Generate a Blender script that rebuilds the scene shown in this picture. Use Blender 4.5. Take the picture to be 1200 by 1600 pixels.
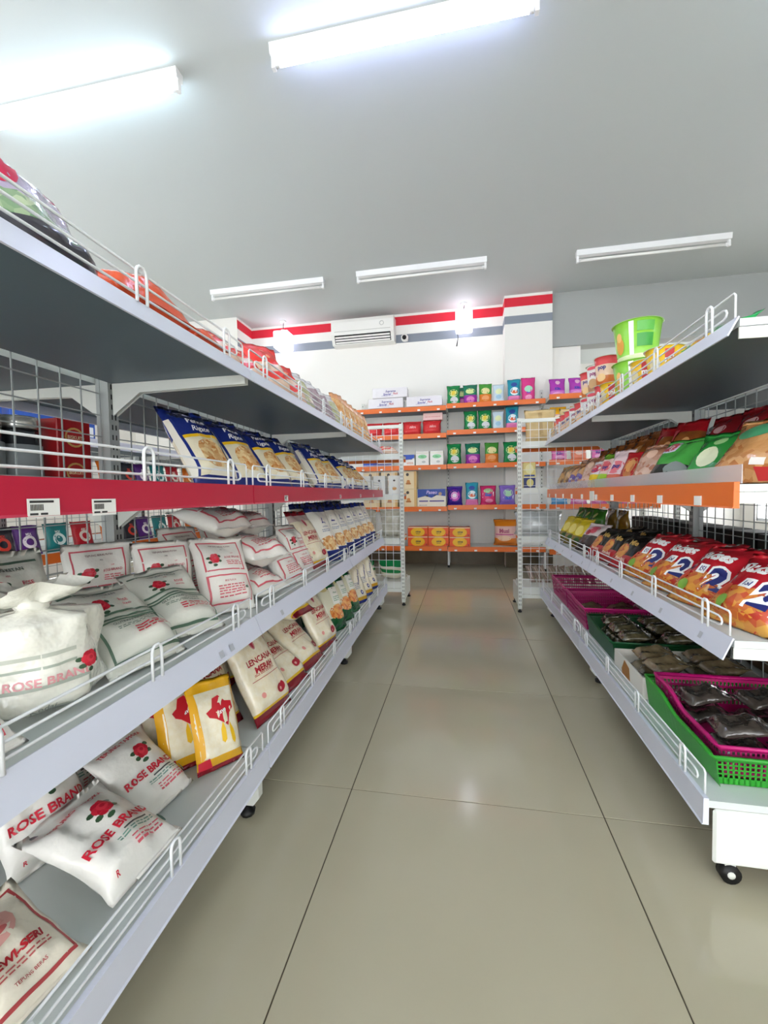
import bpy, math, random
from mathutils import Vector, Matrix, noise
for o in list(bpy.data.objects): bpy.data.objects.remove(o)
SC = bpy.context.scene
COL = SC.collection
R = math.radians
# ------------------------------------------------------------------ camera
def look(yaw, pitch, roll, loc, f_px):
    cam = bpy.data.cameras.new('camera'); cam.sensor_fit = 'HORIZONTAL'; cam.sensor_width = 36
    cam.lens = 36 * f_px / 1200; cam.clip_start = .02; cam.clip_end = 100
    o = bpy.data.objects.new('camera', cam); COL.objects.link(o)
    fwd = Vector((-math.sin(yaw) * math.cos(pitch), math.cos(yaw) * math.cos(pitch), math.sin(pitch)))
    right = Vector((math.cos(yaw), math.sin(yaw), 0)); up = right.cross(fwd)
    c, s = math.cos(roll), math.sin(roll)
    r2 = c * right + s * up; u2 = -s * right + c * up
    m = Matrix((r2, u2, -fwd)).transposed().to_4x4(); m.translation = loc
    o.matrix_world = m; SC.camera = o
look(.18532, -.042215, -.017983, Vector((0, 0, 1.00357)), 662.03)
# ------------------------------------------------------------------ world, exposure
w = bpy.data.worlds.new('world'); SC.world = w; w.use_nodes = True
w.node_tree.nodes['Background'].inputs[0].default_value = (.95, .97, 1, 1)
w.node_tree.nodes['Background'].inputs[1].default_value = 3.7
SC.view_settings.view_transform = 'Standard'; SC.view_settings.look = 'None'
SC.view_settings.gamma = 1; SC.view_settings.use_curve_mapping = False
SC.view_settings.exposure = 1.08
TUBE = 15; CUBE_LAMP = 1.7
# ------------------------------------------------------------------ materials
MATS = {}
def srgb(c):
    if isinstance(c, str):
        c = [int(c[i:i + 2], 16) / 255 for i in (0, 2, 4)]
    return tuple((x / 12.92 if x <= .04045 else ((x + .055) / 1.055) ** 2.4) for x in c) + (1,)
def mat(name, col, rough=.5, metal=0, bump=0, bscale=40, coat=0, emit=0, alpha=1, trans=0, var=0, vscale=6, col2=None, voro=False, ior=1.45):
    """Procedural principled material; var mixes col with col2 by noise or voronoi cells."""
    if name in MATS: return MATS[name]
    m = bpy.data.materials.new(name); m.use_nodes = True; nt = m.node_tree; b = nt.nodes['Principled BSDF']
    b.inputs['Base Color'].default_value = srgb(col); b.inputs['Roughness'].default_value = rough
    b.inputs['Metallic'].default_value = metal; b.inputs['IOR'].default_value = ior
    b.inputs['Coat Weight'].default_value = coat; b.inputs['Coat Roughness'].default_value = .08
    if alpha < 1: b.inputs['Alpha'].default_value = alpha
    if trans: b.inputs['Transmission Weight'].default_value = trans
    if emit:
        b.inputs['Emission Color'].default_value = srgb(col); b.inputs['Emission Strength'].default_value = emit
    tc = None
    if bump or var:
        tc = nt.nodes.new('ShaderNodeTexCoord')
    if bump:
        n = nt.nodes.new('ShaderNodeTexNoise'); n.inputs['Scale'].default_value = bscale; n.inputs['Detail'].default_value = 3
        nt.links.new(tc.outputs['Object'], n.inputs['Vector'])
        bp = nt.nodes.new('ShaderNodeBump'); bp.inputs['Strength'].default_value = bump; bp.inputs['Distance'].default_value = .01
        nt.links.new(n.outputs['Fac'], bp.inputs['Height']); nt.links.new(bp.outputs['Normal'], b.inputs['Normal'])
        if coat: nt.links.new(bp.outputs['Normal'], b.inputs['Coat Normal'])
    if var:
        if voro:
            t = nt.nodes.new('ShaderNodeTexVoronoi'); t.inputs['Scale'].default_value = vscale
            out = nt.nodes.new('ShaderNodeSeparateColor'); nt.links.new(t.outputs['Color'], out.inputs[0]); fac = out.outputs[0]
        else:
            t = nt.nodes.new('ShaderNodeTexNoise'); t.inputs['Scale'].default_value = vscale; t.inputs['Detail'].default_value = 2; fac = t.outputs['Fac']
        nt.links.new(tc.outputs['Object'], t.inputs['Vector'])
        rp = nt.nodes.new('ShaderNodeValToRGB'); rp.color_ramp.elements[0].position = .5 - .5 * var + (.0 if voro else .18) * var
        rp.color_ramp.elements[1].position = .5 + .5 * var - (.0 if voro else .18) * var
        rp.color_ramp.elements[0].color = srgb(col); rp.color_ramp.elements[1].color = srgb(col2)
        nt.links.new(fac, rp.inputs['Fac']); nt.links.new(rp.outputs['Color'], b.inputs['Base Color'])
    MATS[name] = m
    return m
def plastic(c, rough=.3, bump=.25, bscale=45):
    """Printed film for packets in a plain colour."""
    return mat('film_' + (c if isinstance(c, str) else str(c)) + ('_%g' % rough), c, rough=rough, bump=bump, bscale=bscale)
def ink(c): return mat('ink_' + c, c, rough=.38)
# ------------------------------------------------------------------ mesh helpers
class MB:
    def __init__(s): s.v = []; s.f = []; s.m = []; s.sm = []; s.mats = []
    def mi(s, m):
        if m not in s.mats: s.mats.append(m)
        return s.mats.index(m)
    def add(s, vs, fs, m, smooth=False):
        b = len(s.v); s.v += [tuple(v) for v in vs]; k = s.mi(m)
        for f in fs: s.f.append([b + i for i in f]); s.m.append(k); s.sm.append(smooth)
        return s
    def box(s, x0, y0, z0, x1, y1, z1, m, bev=0):
        if bev:
            # chamfered box: 24 vertices
            xs, ys, zs = (x0, x1), (y0, y1), (z0, z1); V = []; idx = {}
            for i in (0, 1):
                for j in (0, 1):
                    for k in (0, 1):
                        p = [xs[i], ys[j], zs[k]]; d = [bev if q == 0 else -bev for q in (i, j, k)]
                        for a in range(3):
                            q = [p[t] + (0 if t == a else d[t]) for t in range(3)]; idx[(i, j, k, a)] = len(V); V.append(q)
            F = []
            for a in range(3):
                b, c = [t for t in range(3) if t != a]
                for sgn in (0, 1):
                    def key(bb, cc):
                        q = [0, 0, 0]; q[a] = sgn; q[b] = bb; q[c] = cc; return idx[(q[0], q[1], q[2], a)]
                    F.append([key(0, 0), key(1, 0), key(1, 1), key(0, 1)])
            for a in range(3):      # edges along axis a
                b, c = [t for t in range(3) if t != a]
                for bb in (0, 1):
                    for cc in (0, 1):
                        def kk(aa, face):
                            q = [0, 0, 0]; q[a] = aa; q[b] = bb; q[c] = cc; return idx[(q[0], q[1], q[2], face)]
                        F.append([kk(0, b), kk(1, b), kk(1, c), kk(0, c)])
            for i in (0, 1):
                for j in (0, 1):
                    for k in (0, 1): F.append([idx[(i, j, k, a)] for a in range(3)])
            return s.add(V, F, m)
        V = [(x, y, z) for z in (z0, z1) for y in (y0, y1) for x in (x0, x1)]
        return s.add(V, [(0, 2, 3, 1), (4, 5, 7, 6), (0, 1, 5, 4), (2, 6, 7, 3), (0, 4, 6, 2), (1, 3, 7, 5)], m)
    def prism(s, poly, axis, a0, a1, m):
        """poly: 2-D outline in the two other axes (in x,y,z order), extruded along axis."""
        n = len(poly); V = []
        for a in (a0, a1):
            for p in poly:
                q = list(p); q.insert(axis, a); V.append(q)
        F = [list(range(n))[::-1], list(range(n, 2 * n))] + [(i, (i + 1) % n, n + (i + 1) % n, n + i) for i in range(n)]
        return s.add(V, F, m)
    def tube(s, pts, r, m, n=5, closed=False, caps=True):
        pts = [Vector(p) for p in pts]; N = len(pts); V = []; F = []
        ref = None
        for i, p in enumerate(pts):
            a = pts[i - 1] if (i > 0 or closed) else p; b = pts[(i + 1) % N] if (i < N - 1 or closed) else p
            t = (b - a).normalized()
            if ref is None:
                ref = t.orthogonal().normalized()
            ref = (ref - t * ref.dot(t))
            ref = ref.normalized() if ref.length > 1e-6 else t.orthogonal().normalized()
            bn = t.cross(ref)
            rr = r[i] if isinstance(r, (list, tuple)) else r
            for k in range(n):
                an = 2 * math.pi * k / n; V.append(p + (ref * math.cos(an) + bn * math.sin(an)) * rr)
        for i in range(N if closed else N - 1):
            j = (i + 1) % N
            for k in range(n): F.append((i * n + k, i * n + (k + 1) % n, j * n + (k + 1) % n, j * n + k))
        if caps and not closed: F += [tuple(range(n))[::-1], tuple((N - 1) * n + k for k in range(n))]
        return s.add(V, F, m, n > 5)
    def lathe(s, prof, m, n=24, cx=0, cy=0, mats=None):
        """prof: list of (r,z); mats: a material for each band."""
        V = [(cx + r * math.cos(2 * math.pi * k / n), cy + r * math.sin(2 * math.pi * k / n), z) for r, z in prof for k in range(n)]
        for i in range(len(prof) - 1):
            s_f = [(i * n + k, i * n + (k + 1) % n, (i + 1) * n + (k + 1) % n, (i + 1) * n + k) for k in range(n)]
            if i == 0: b = len(s.v); s.v += V
            k2 = s.mi(mats[i] if mats else m)
            for f in s_f: s.f.append([b + q for q in f]); s.m.append(k2); s.sm.append(True)
        for ring, rev in ((0, True), (len(prof) - 1, False)):
            f = [b + ring * n + k for k in range(n)]
            if prof[ring][0] > 1e-5: s.f.append(f[::-1] if rev else f); s.m.append(s.mi(mats[0 if rev else -1] if mats else m)); s.sm.append(False)
        return s
    def mesh(s, name):
        me = bpy.data.meshes.new(name); me.from_pydata(s.v, [], s.f)
        for m in s.mats: me.materials.append(m)
        me.polygons.foreach_set('material_index', s.m); me.polygons.foreach_set('use_smooth', s.sm); me.update()
        return me
    def build(s, name, parent=None, **props):
        return link(name, s.mesh(name), parent, **props)
def link(name, data, parent=None, loc=None, rot=None, **props):
    o = bpy.data.objects.new(name, data); COL.objects.link(o)
    if parent is not None: o.parent = parent
    if loc is not None: o.location = loc
    if rot is not None: o.rotation_euler = rot
    for k, v in props.items(): o[k] = v
    return o
def thing(name, label, category, loc=(0, 0, 0), rotz=0, group=None, rot=None):
    o = link(name, None, None, loc, rot if rot is not None else (0, 0, rotz), label=label, category=category)
    if group: o['group'] = group
    return o
def struct(name, mb, parent=None):
    return mb.build(name, parent, kind='structure') if parent is None else mb.build(name, parent)
# ------------------------------------------------------------------ shared materials
WALLW = mat('white_wall_paint', 'f4f2ec', .6, bump=.05, bscale=30)
WALLG = mat('grey_wall_paint', 'a9acaa', .6, bump=.05, bscale=30)
CEIL = mat('ceiling_paint', 'cbd1d1', .55, bump=.03, bscale=8)
STR_R = mat('red_stripe_paint', 'e0263c', .5); STR_G = mat('grey_stripe_paint', '8a919c', .5)
PLINTH = mat('brown_plinth_tile', '6a5c44', .4, var=.6, vscale=5, col2='57492f')
GROUT = mat('grout', '4a4234', .8)
TILE = mat('polished_floor_tile', 'bdb59d', .1, var=.8, vscale=3, col2='b8b098', ior=1.5)
STEEL = mat('white_powder_coated_steel', 'd9dcea', .32)
STEELW = mat('cream_powder_coated_steel', 'dfe1da', .35)
WIRE = mat('white_coated_wire', 'eceef0', .35)
POST = mat('grey_post_steel', 'a9adab', .35)
SLOT = mat('dark_slot', '1c1c1e', .8)
RED = mat('red_lip_plastic', 'c01f3e', .35); ORANGE = mat('orange_lip_plastic', 'ea7226', .35)
BLACK = mat('black_rubber', '121213', .5)
TAG = mat('white_paper_tag', 'f2f2ee', .5); TAGI = ink('3a3a3a')
TUBE_W = mat('cool_tube_glow', 'daf0ff', emit=TUBE, rough=.4)
TUBE_B = mat('blue_tube_glow', 'c8d2ff', emit=TUBE, rough=.4)
TUBE_OFF = mat('unlit_tube_glass', 'f3f3ef', .2); FIXT = mat('white_fixture_enamel', 'f2f2f2', .3)
GLASS = mat('window_glass', 'ffffff', .02, alpha=.12)
CLEAR = mat('clear_plastic_strip', 'e8e6ee', .15, alpha=.38)
FRAME = mat('aluminium_window_frame', 'c8ccd0', .4, metal=.6)
# ------------------------------------------------------------------ room shell
CZ = 3.54; YB = 6.05; XL, XR, YF, YE = -5.2, 5.2, -4.2, 9.2
fl = MB().box(XL, YF, -.06, XR, YE, -.0022, GROUT).build('floor', kind='structure')
T = .8; X0, Y0 = -.38391, 1.359; g = .0016
tm = MB().box(g, g, -.012, T - g, T - g, 0, TILE, bev=.0009).mesh('floor_tile')
for i in range(-6, 7):
    for j in range(-7, 10):
        x, y = X0 + i * T, Y0 + j * T
        if x < XL - .01 or x + T > XR + .01 or y < YF - .01 or y + T > YE + .01: continue
        link('floor_tile', tm, fl, (x, y, 0))
struct('ceiling', MB().box(XL, YF, CZ, XR, YE, CZ + .1, CEIL))
wb = struct('wall_back', MB().box(-3.12, YB, 0, 1.14, YB + .15, CZ, WALLW))
MB().box(-3.12, YB - .002, 3.385, .55, YB, 3.505, STR_R).build('red_stripe', wb)
MB().box(-3.12, YB - .002, 3.14, .55, YB, 3.255, STR_G).build('grey_stripe', wb)
cr = struct('wall_pillar', MB().box(.55, 5.8, 0, 1.14, YB, CZ, WALLW))
MB().box(.549, 5.798, 3.39, 1.14, YB, 3.505, STR_R).build('red_stripe', cr)
MB().box(.549, 5.798, 3.175, 1.14, YB, 3.275, STR_G).build('grey_stripe', cr)
cl = struct('wall_pillar', MB().box(-3.9, 5.62, 0, -3.12, YB + .15, CZ, WALLW))
MB().box(-3.121, 5.622, 3.385, -3.118, YB, 3.505, STR_R).build('red_stripe', cl)
MB().box(-3.121, 5.622, 3.14, -3.118, YB, 3.255, STR_G).build('grey_stripe', cl)
struct('wall_back', MB().box(XL, YB, 0, -3.9, YB + .15, CZ, WALLW))
struct('trim_1', MB().box(1.14, 5.86, 2.86, XR, 6.06, CZ, WALLG))            # grey bulkhead over the opening
struct('wall_pier', MB().box(1.14, 5.9, 0, 1.5, 6.06, 2.86, WALLW))
struct('wall_rear_room', MB().box(1.14, YE, 0, XR, YE + .15, CZ, WALLW))
struct('wall_rear_side', MB().box(1.0, YB + .15, 0, 1.14, YE, CZ, WALLW))
struct('baseboard_back', MB().box(-3.12, YB - .012, 0, .55, YB - .001, .2, PLINTH).box(.55, 5.788, 0, 1.14, 5.799, .2, PLINTH))
def wall_windows(name, axis, c, a0, a1, wins, thick=.15):
    """A wall across `axis` at coordinate c with glazed openings (a,b,z0,z1)."""
    mb = MB()
    def bx(p0, p1, z0, z1):
        if axis == 0: mb.box(c, p0, z0, c + thick, p1, z1, WALLW)
        else: mb.box(p0, c, z0, p1, c + thick, z1, WALLW)
    cur = a0
    for (p, q, z0, z1) in wins:
        bx(cur, p, 0, CZ); bx(p, q, 0, z0); bx(p, q, z1, CZ); cur = q
    bx(cur, a1, 0, CZ)
    return struct(name, mb)
WN = [0]
def glaze(axis, c, p, q, z0, z1, n):
    WN[0] += 1; k = WN[0]
    fr = MB(); st = (q - p) / n
    def bx(mb, a, b, za, zb, d0, d1, m):
        if axis == 0: mb.box(c + d0, a, za, c + d1, b, zb, m)
        else: mb.box(a, c + d0, za, b, c + d1, zb, m)
    bx(fr, p, q, z0, z0 + .05, .04, .1, FRAME); bx(fr, p, q, z1 - .05, z1, .04, .1, FRAME)
    o = struct('window_%d' % k, fr)
    for i in range(n + 1):
        a = p + i * st; mb = MB(); bx(mb, max(p, a - .025), min(q, a + .025), z0, z1, .04, .1, FRAME); mb.build('mullion', o)
    for i in range(n):
        mb = MB(); bx(mb, p + i * st + .025, p + (i + 1) * st - .025, z0 + .05, z1 - .05, .066, .072, GLASS); mb.build('pane', o)
wall_windows('wall_front', 1, YF, XL, XR, [(-4.2, 4.2, .15, 2.9)]); glaze(1, YF, -4.2, 4.2, .15, 2.9, 6)
wall_windows('wall_left', 0, XL - .15, YF, YE, [(-.5, 3.6, .6, 2.4)]); glaze(0, XL - .15, -.5, 3.6, .6, 2.4, 4)
wall_windows('wall_right', 0, XR, YF, YE, [(6.4, 8.8, .4, 2.8)]); glaze(0, XR, 6.4, 8.8, .4, 2.8, 2)
# ------------------------------------------------------------------ tube lights
def tube_light(cx, cy, L, lit, label, group=None):
    z = CZ
    t = thing('tube_light', label, 'light', (cx, cy, z), 0, group)
    MB().prism([(-.035, 0), (.035, 0), (.028, -.055), (-.028, -.055)], 0, -L / 2, L / 2, FIXT).build('housing', t)
    for s in (-1, 1):
        MB().prism([(-.012, -.05), (.016, -.05), (.016, -.118), (-.012, -.118)], 0, min(s * (L / 2 - .003), s * (L / 2 - .025)), max(s * (L / 2 - .003), s * (L / 2 - .025)), FIXT).build('lamp_holder', t)
        MB().tube([(s * (L / 2 - .027), 0, -.098), (s * (L / 2 - .05), 0, -.098)], .015, FIXT, 10).build('end_cap', t)
    MB().tube([(-(L / 2 - .05), 0, -.098), (L / 2 - .05, 0, -.098)], .014, lit or TUBE_OFF, 10).build('tube', t, label='glowing white tube' if lit else 'unlit white tube')
    return t
tube_light(-2.36, 2.37, 1.45, TUBE_W, 'lit tube light with a pale cyan halo on the ceiling, above the flour shelves', 'lit tube lights')
tube_light(-.32, 2.36, 1.45, TUBE_B, 'lit tube light with a violet-blue halo on the ceiling, above the aisle', 'lit tube lights')
tube_light(2.15, 2.2, 1.45, TUBE_W, 'lit tube light above the snack shelves, mostly out of view', 'lit tube lights')
for x, mm, q in ((-2.4, TUBE_W, 'flour side'), (-.3, TUBE_W, 'middle'), (1.9, TUBE_W, 'snack side')):
    tube_light(x, -.5, 1.45, mm, 'lit tube light over the shop entrance, %s' % q, 'lit tube lights by the entrance')
tube_light(-2.30, 4.86, 1.45, None, 'unlit tube light above the pillar side of the flour shelves', 'unlit tube lights')
tube_light(-.45, 4.83, 1.45, None, 'unlit tube light in front of the air conditioner and the pillar', 'unlit tube lights')
tube_light(1.93, 4.92, 1.45, None, 'unlit tube light in front of the grey bulkhead', 'unlit tube lights')
tube_light(3.6, 7.6, 1.45, None, 'unlit tube light in the room behind the grey bulkhead', 'unlit tube lights')
CUBEM = mat('lamp_cube_glow', 'f4f2ff', emit=CUBE_LAMP, rough=.4)
def cube_lamp(x, y, z, label, h):
    t = thing('pendant_lamp', label, 'lamp', (x, y, z), 0, 'square lamps by the back wall')
    MB().box(-.11, -.11, -.12, .11, .11, .12, CUBEM, bev=.012).build('shade', t, label='glowing white square shade')
    MB().tube([(0, 0, .12), (0, 0, .16)], .03, FIXT, 10).build('socket', t)
    MB().tube([(0, 0, .16), (.01, .0, .28), (0, 0, CZ - z)], .005, BLACK, 5).build('cord', t)
    MB().lathe([(.045, CZ - z - .025), (.045, CZ - z)], FIXT, 14).build('ceiling_rose', t)
    if h: MB().tube([(-.07, .02, .1), (-.11, .03, -.02), (-.08, .04, -.18), (-.10, .04, -.3)], [.005, .005, .005, .009], BLACK, 5).build('loose_cable', t)
cube_lamp(-2.549, 5.9, 3.252, 'glowing square lamp hung beside the air conditioner, near the end pillar', False)
cube_lamp(.033, 5.9, 3.294, 'glowing square lamp with a loose black cable dangling below it', True)
# ------------------------------------------------------------------ air conditioner, camera
ac = thing('air_conditioner', 'white split air conditioner with black louvre slots on the striped wall', 'air conditioner', (-1.36, YB, 3.29))
ACW = mat('air_conditioner_shell', 'f5f3ee', .3)
MB().prism([(0, .17), (-.2, .17), (-.215, .12), (-.215, -.04), (-.15, -.165), (0, -.165)], 0, -.445, .445, ACW).build('body', ac)
MB().box(-.40, -.218, -.005, .40, -.214, .0, mat('ac_seam', 'b9b7b0', .5)).build('panel_seam', ac)
MB().prism([(-.213, -.052), (-.158, -.155), (-.15, -.15), (-.205, -.047)], 0, -.40, .40, SLOT).build('outlet', ac)
for k in range(3):
    f = .2 + .3 * k
    y, z = -.214 + .055 * f - .004, -.052 - .103 * f
    MB().prism([(y - .006, z), (y + .004, z - .02), (y + .008, z - .018), (y - .002, z + .002)], 0, -.39, .39, ACW).build('louvre', ac)
b = MB(); b.tube([(.28 + .028 * math.cos(a / 8 * math.pi), -.2172, .07 + .028 * math.sin(a / 8 * math.pi)) for a in range(16)], .003, mat('ac_badge', '9a9a98', .4), 4, closed=True); b.build('badge', ac)
cc = thing('security_camera', 'small white security camera with black lens beside the air conditioner', 'camera', (-.78, YB, 3.17))
MB().box(-.035, -.02, -.02, .035, 0, .06, ACW, bev=.005).build('mount', cc)
MB().tube([(0, -.02, .02), (0, -.05, .02)], .015, ACW, 8).build('arm', cc)
MB().lathe([(.001, -.045), (.035, -.038), (.05, -.01), (.05, .025), (.03, .05), (.001, .055)], ACW, 16, 0, -.085).build('dome', cc)
MB().tube([(0, -.125, .0), (0, -.14, -.006)], .03, BLACK, 12).build('lens', cc)
# ------------------------------------------------------------------ shelving
SHADE_WIRE = mat('shaded_mesh_wire', 'a3a8a8', .4)  # gondola mesh wire, its shadow tone put into the colour
PLATE = mat('pale_grey_shelf_plate', 'd2d8d6', .35)
UNDER_SHADE = mat('shaded_underside_steel', '5f6e78', .45)  # shade under the shelves painted into the plate's lower face
D = .455                                            # shelf depth
def wires(mb, plane, x, a0, a1, z0, z1, step, r=.0016, m=None):
    """Square wire grid in the plane x (axis 0) or y (axis 1)."""
    m = m or WIRE
    n = max(1, round((a1 - a0) / step)); k = max(1, round((z1 - z0) / step))
    for i in range(n + 1):
        a = a0 + (a1 - a0) * i / n
        mb.box(x - r, a - r, z0, x + r, a + r, z1, m) if plane == 0 else mb.box(a - r, x - r, z0, a + r, x + r, z1, m)
    for j in range(k + 1):
        z = z0 + (z1 - z0) * j / k
        mb.box(x + r, a0, z - r, x + 3 * r, a1, z + r, m) if plane == 0 else mb.box(a0, x + r, z - r, a1, x + 3 * r, z + r, m)
    return mb
def slots(mb, x0, x1, y, z0, z1, face, step=.032):
    z = z0
    while z < z1 - .02:
        if face == 'x': mb.box(x0, y - .003, z, x1, y + .003, z + .016, SLOT)
        z += step
def guard(parent, x, z, y0, y1, loops, h=.06):
    mb = MB(); r = .0026
    e = .006
    mb.tube([(x, y0, z), (x, y0, z + h - e), (x, y0 + e, z + h), (x, y1 - e, z + h), (x, y1, z + h - e), (x, y1, z)], r, WIRE, 6)
    ya, yb = y0 + .05, y1 - .05
    zl, zh = z + .013, z + .037
    mb.tube([(x, ya, zl), (x, yb, zl), (x, yb + .012, zl + .004), (x, yb + .016, (zl + zh) / 2), (x, yb + .012, zh - .004), (x, yb, zh), (x, ya, zh), (x, ya - .012, zh - .004), (x, ya - .016, (zl + zh) / 2), (x, ya - .012, zl + .004)], r, WIRE, 6, closed=True)
    n = loops
    for i in range(n):
        yc = y0 + .1 + (y1 - y0 - .2) * i / (n - 1); w = .014; xx = x + .006
        pts = [(xx, yc - w, z - .004), (xx, yc - w, z + h - .006)] + [(xx, yc - w * math.cos(a), z + h - .006 + w * math.sin(a)) for a in (.6, 1.2, 1.94, 2.54)] + [(xx, yc + w, z + h - .006), (xx, yc + w, z - .004)]
        mb.tube(pts, r * 1.25, WIRE, 6)
    return mb.build('wire_guard', parent)
def lip(parent, z, y0, y1, style, m, x=0, drop=.05, name='lip'):
    if style == 'slant': poly = [(x, z + .005), (x + .004, z + .006), (x + .027, z - drop), (x + .0235, z - drop - .001)]
    else: poly = [(x, z + .006), (x + .012, z + .006), (x + .013, z - drop + .004), (x + .016, z - drop), (x, z - drop)]
    mb = MB(); V = [(p[0], y, p[1]) for y in (y0, y1) for p in poly]; n = len(poly)
    mb.add(V, [list(range(n)), list(range(n, 2 * n))[::-1]] + [(i, n + i, n + (i + 1) % n, (i + 1) % n) for i in range(n)], m)
    return mb.build(name, parent)
def shelf(parent, z, L, style, m, gd=True, x=0, drop=.05, depth=D, sgn=1, plate=PLATE, brk=True, loops=4, gh=.06):
    """One shelf in the bay frame: front edge at X=x, running Y 0..L."""
    b = x - depth if sgn > 0 else x + depth
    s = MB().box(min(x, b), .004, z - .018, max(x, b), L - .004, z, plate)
    s.m[0] = s.mi(UNDER_SHADE); s = s.build('shelf', parent)
    if sgn > 0: lip(s, z, .003, L - .003, style, m, x, drop)
    else: MB().box(x - .014, .003, z - drop, x, L - .003, z + .006, m).build('lip', s)
    if brk:
        for y in (.006, L - .010):
            p = [(b + (.004 if sgn > 0 else -.004), z - .019), (x, z - .019), (x, z - .046), (b + (.1 if sgn > 0 else -.1), z - .052), (b + (.004 if sgn > 0 else -.004), z - .12)]
            mb = MB(); V = [(q[0], yy, q[1]) for yy in (y, y + .004) for q in p]
            mb.add(V, [(0, 1, 2, 3, 4), (9, 8, 7, 6, 5)] + [(i, 5 + i, 5 + (i + 1) % 5, (i + 1) % 5) for i in range(5)], STEELW)
            mb.build('bracket', s)
    if gd and sgn > 0: guard(s, x + .001, z + .007, .02, L - .02, loops, gh)
    return s
def leg(parent, y, front=0, w=.013, inner=-.43):
    o = MB()
    p = [(front, .149), (front, .06), (front - .02, .035), (inner, .035), (inner, .149)]
    V = [(q[0], yy, q[1]) for yy in (y - w, y + w) for q in p]
    o.add(V, [(0, 1, 2, 3, 4), (9, 8, 7, 6, 5)] + [(i, 5 + i, 5 + (i + 1) % 5, (i + 1) % 5) for i in range(5)], STEELW)
    l = o.build('leg', parent)
    for xx in (front - .045, inner + .05):
        MB().lathe([(.022, 0), (.024, .012), (.012, .016), (.008, .036)], BLACK, 10, xx, y).build('foot', l)
def upright(parent, y, x, top, w=.02, side=None):
    u = MB().box(x - .022, y - w, .03, x + .022, y + w, top, POST).build('upright', parent)
    mb = MB()
    for dx in ((.0222,) if side is None else (.0222, -.0222)):
        for dy in (-.007, .007):
            z = .2
            while z < top - .05:
                mb.box(x + dx - .0006, y + dy - .002, z, x + dx + .0006, y + dy + .002, z + .016, SLOT); z += .032
    mb.build('slots', u, kind='stuff')
    MB().lathe([(.02, 0), (.022, .012), (.01, .016), (.008, .04)], BLACK, 10, x, y).build('foot', u)
    return u
def gondola_bay(label, loc, rotz, L, lev, first=True, last=False, end_leg=True, top=1.43):
    """Two-sided shelving bay. lev: (z, style, lip material, guard, x offset, drop)."""
    t = thing('gondola_shelf', label, 'shelf unit', loc, rotz, None)
    CX = -D - .025
    if first: upright(t, 0, CX, top)
    if last: upright(t, L, CX, top)
    wires(MB(), 0, CX, .03, L - .03, .2, top - .03, .066, m=SHADE_WIRE).build('wire_mesh', t)
    MB().box(CX - .008, .022, top - .045, CX + .008, L - .022, top - .02, STEELW).build('top_rail', t)
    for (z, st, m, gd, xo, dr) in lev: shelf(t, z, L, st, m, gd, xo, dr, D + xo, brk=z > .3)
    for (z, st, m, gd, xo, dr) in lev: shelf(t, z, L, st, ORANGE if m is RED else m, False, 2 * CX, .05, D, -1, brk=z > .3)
    for y in ([0] if first else []) + ([L] if last and end_leg else []):
        leg(t, y, .005)
        leg(t, y, 2 * CX + .43, inner=2 * CX)
    return t
LZ = dict(bot=.215, mid=.628, red=1.032, top=1.388)
lv = [(.215, 'flat', STEEL, True, .025, .062), (.628, 'slant', STEEL, True, 0, .05), (1.032, 'flat', RED, True, 0, .052), (1.388, 'slant', STEEL, True, 0, .04)]
LROT = math.atan(.022)
def Lw(x, y, z=0):
    """left run frame -> world; x toward the aisle from the shelf front, y along the run."""
    c, s = math.cos(LROT), math.sin(LROT)
    return (-.615 + x * c - y * s, x * s + y * c, z)
LB = []
for i, lab in enumerate(('white shelving bay with red lip carrying the rose-print flour bags, by the aisle entrance', 'white shelving bay with red lip between the other two flour and pasta bays', 'white shelving bay with red lip touching the wire end shelf, far end of flour run')):
    LB.append(gondola_bay(lab, Lw(0, 1.2 * i), LROT, 1.2, lv, first=(i > 0), last=(i == 2)))
# price tags on the red lip
def tag(parent, x, y, z, w=.05, h=.028, sticker=False):
    o = MB().box(x, y - w / 2, z - h / 2, x + .0012, y + w / 2, z + h / 2, TAG).build('price_tag', parent)
    p = MB(); xx = x + .0016
    p.box(x + .001, y - w * .44, z + h * .28, xx, y + w * .3, z + h * .40, TAGI)
    for k in range(9): p.box(x + .001, y - w * .42 + k * w * .045, z - h * .12, xx, y - w * .42 + (k + .55) * w * .045, z + h * .2, TAGI)
    p.box(x + .001, y - w * .44, z - h * .36, xx, y - w * .2, z - h * .25, TAGI); p.box(x + .001, y - w * .12, z - h * .36, xx, y + w * .1, z - h * .25, TAGI)
    p.build('print', o)
def shelves(t): return sorted([c for c in t.children if c.name.startswith('shelf')], key=lambda c: c.data.vertices[4].co.z)
def front_shelf(t, z): return [c for c in t.children if c.name.startswith('shelf') and abs(max(v.co.z for v in c.data.vertices) - z) < .002 and max(v.co.x for v in c.data.vertices) > -.1][0]
rs = front_shelf(LB[0], 1.032)
tag(rs, .0145, .525, .992); tag(rs, .0145, .635, .990)
for bay, ys in ((1, (.25, 1.0)), (2, (.3, .75))):
    for y in ys: tag(front_shelf(LB[bay], 1.032), .0145, y, .995, .03, .02)
for bay, z, ys in ((0, .628, (.98, 1.03)), (1, .628, (.17,))):
    for y in ys: MB().add([(.0175, y - .01, z - .022), (.0175, y + .01, z - .022), (.0247, y + .01, z - .038), (.0247, y - .01, z - .038)], [(0, 1, 2, 3)], mat('faded_sticker', 'b9bcc4', .6)).build('sticker', front_shelf(LB[bay], z))
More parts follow.
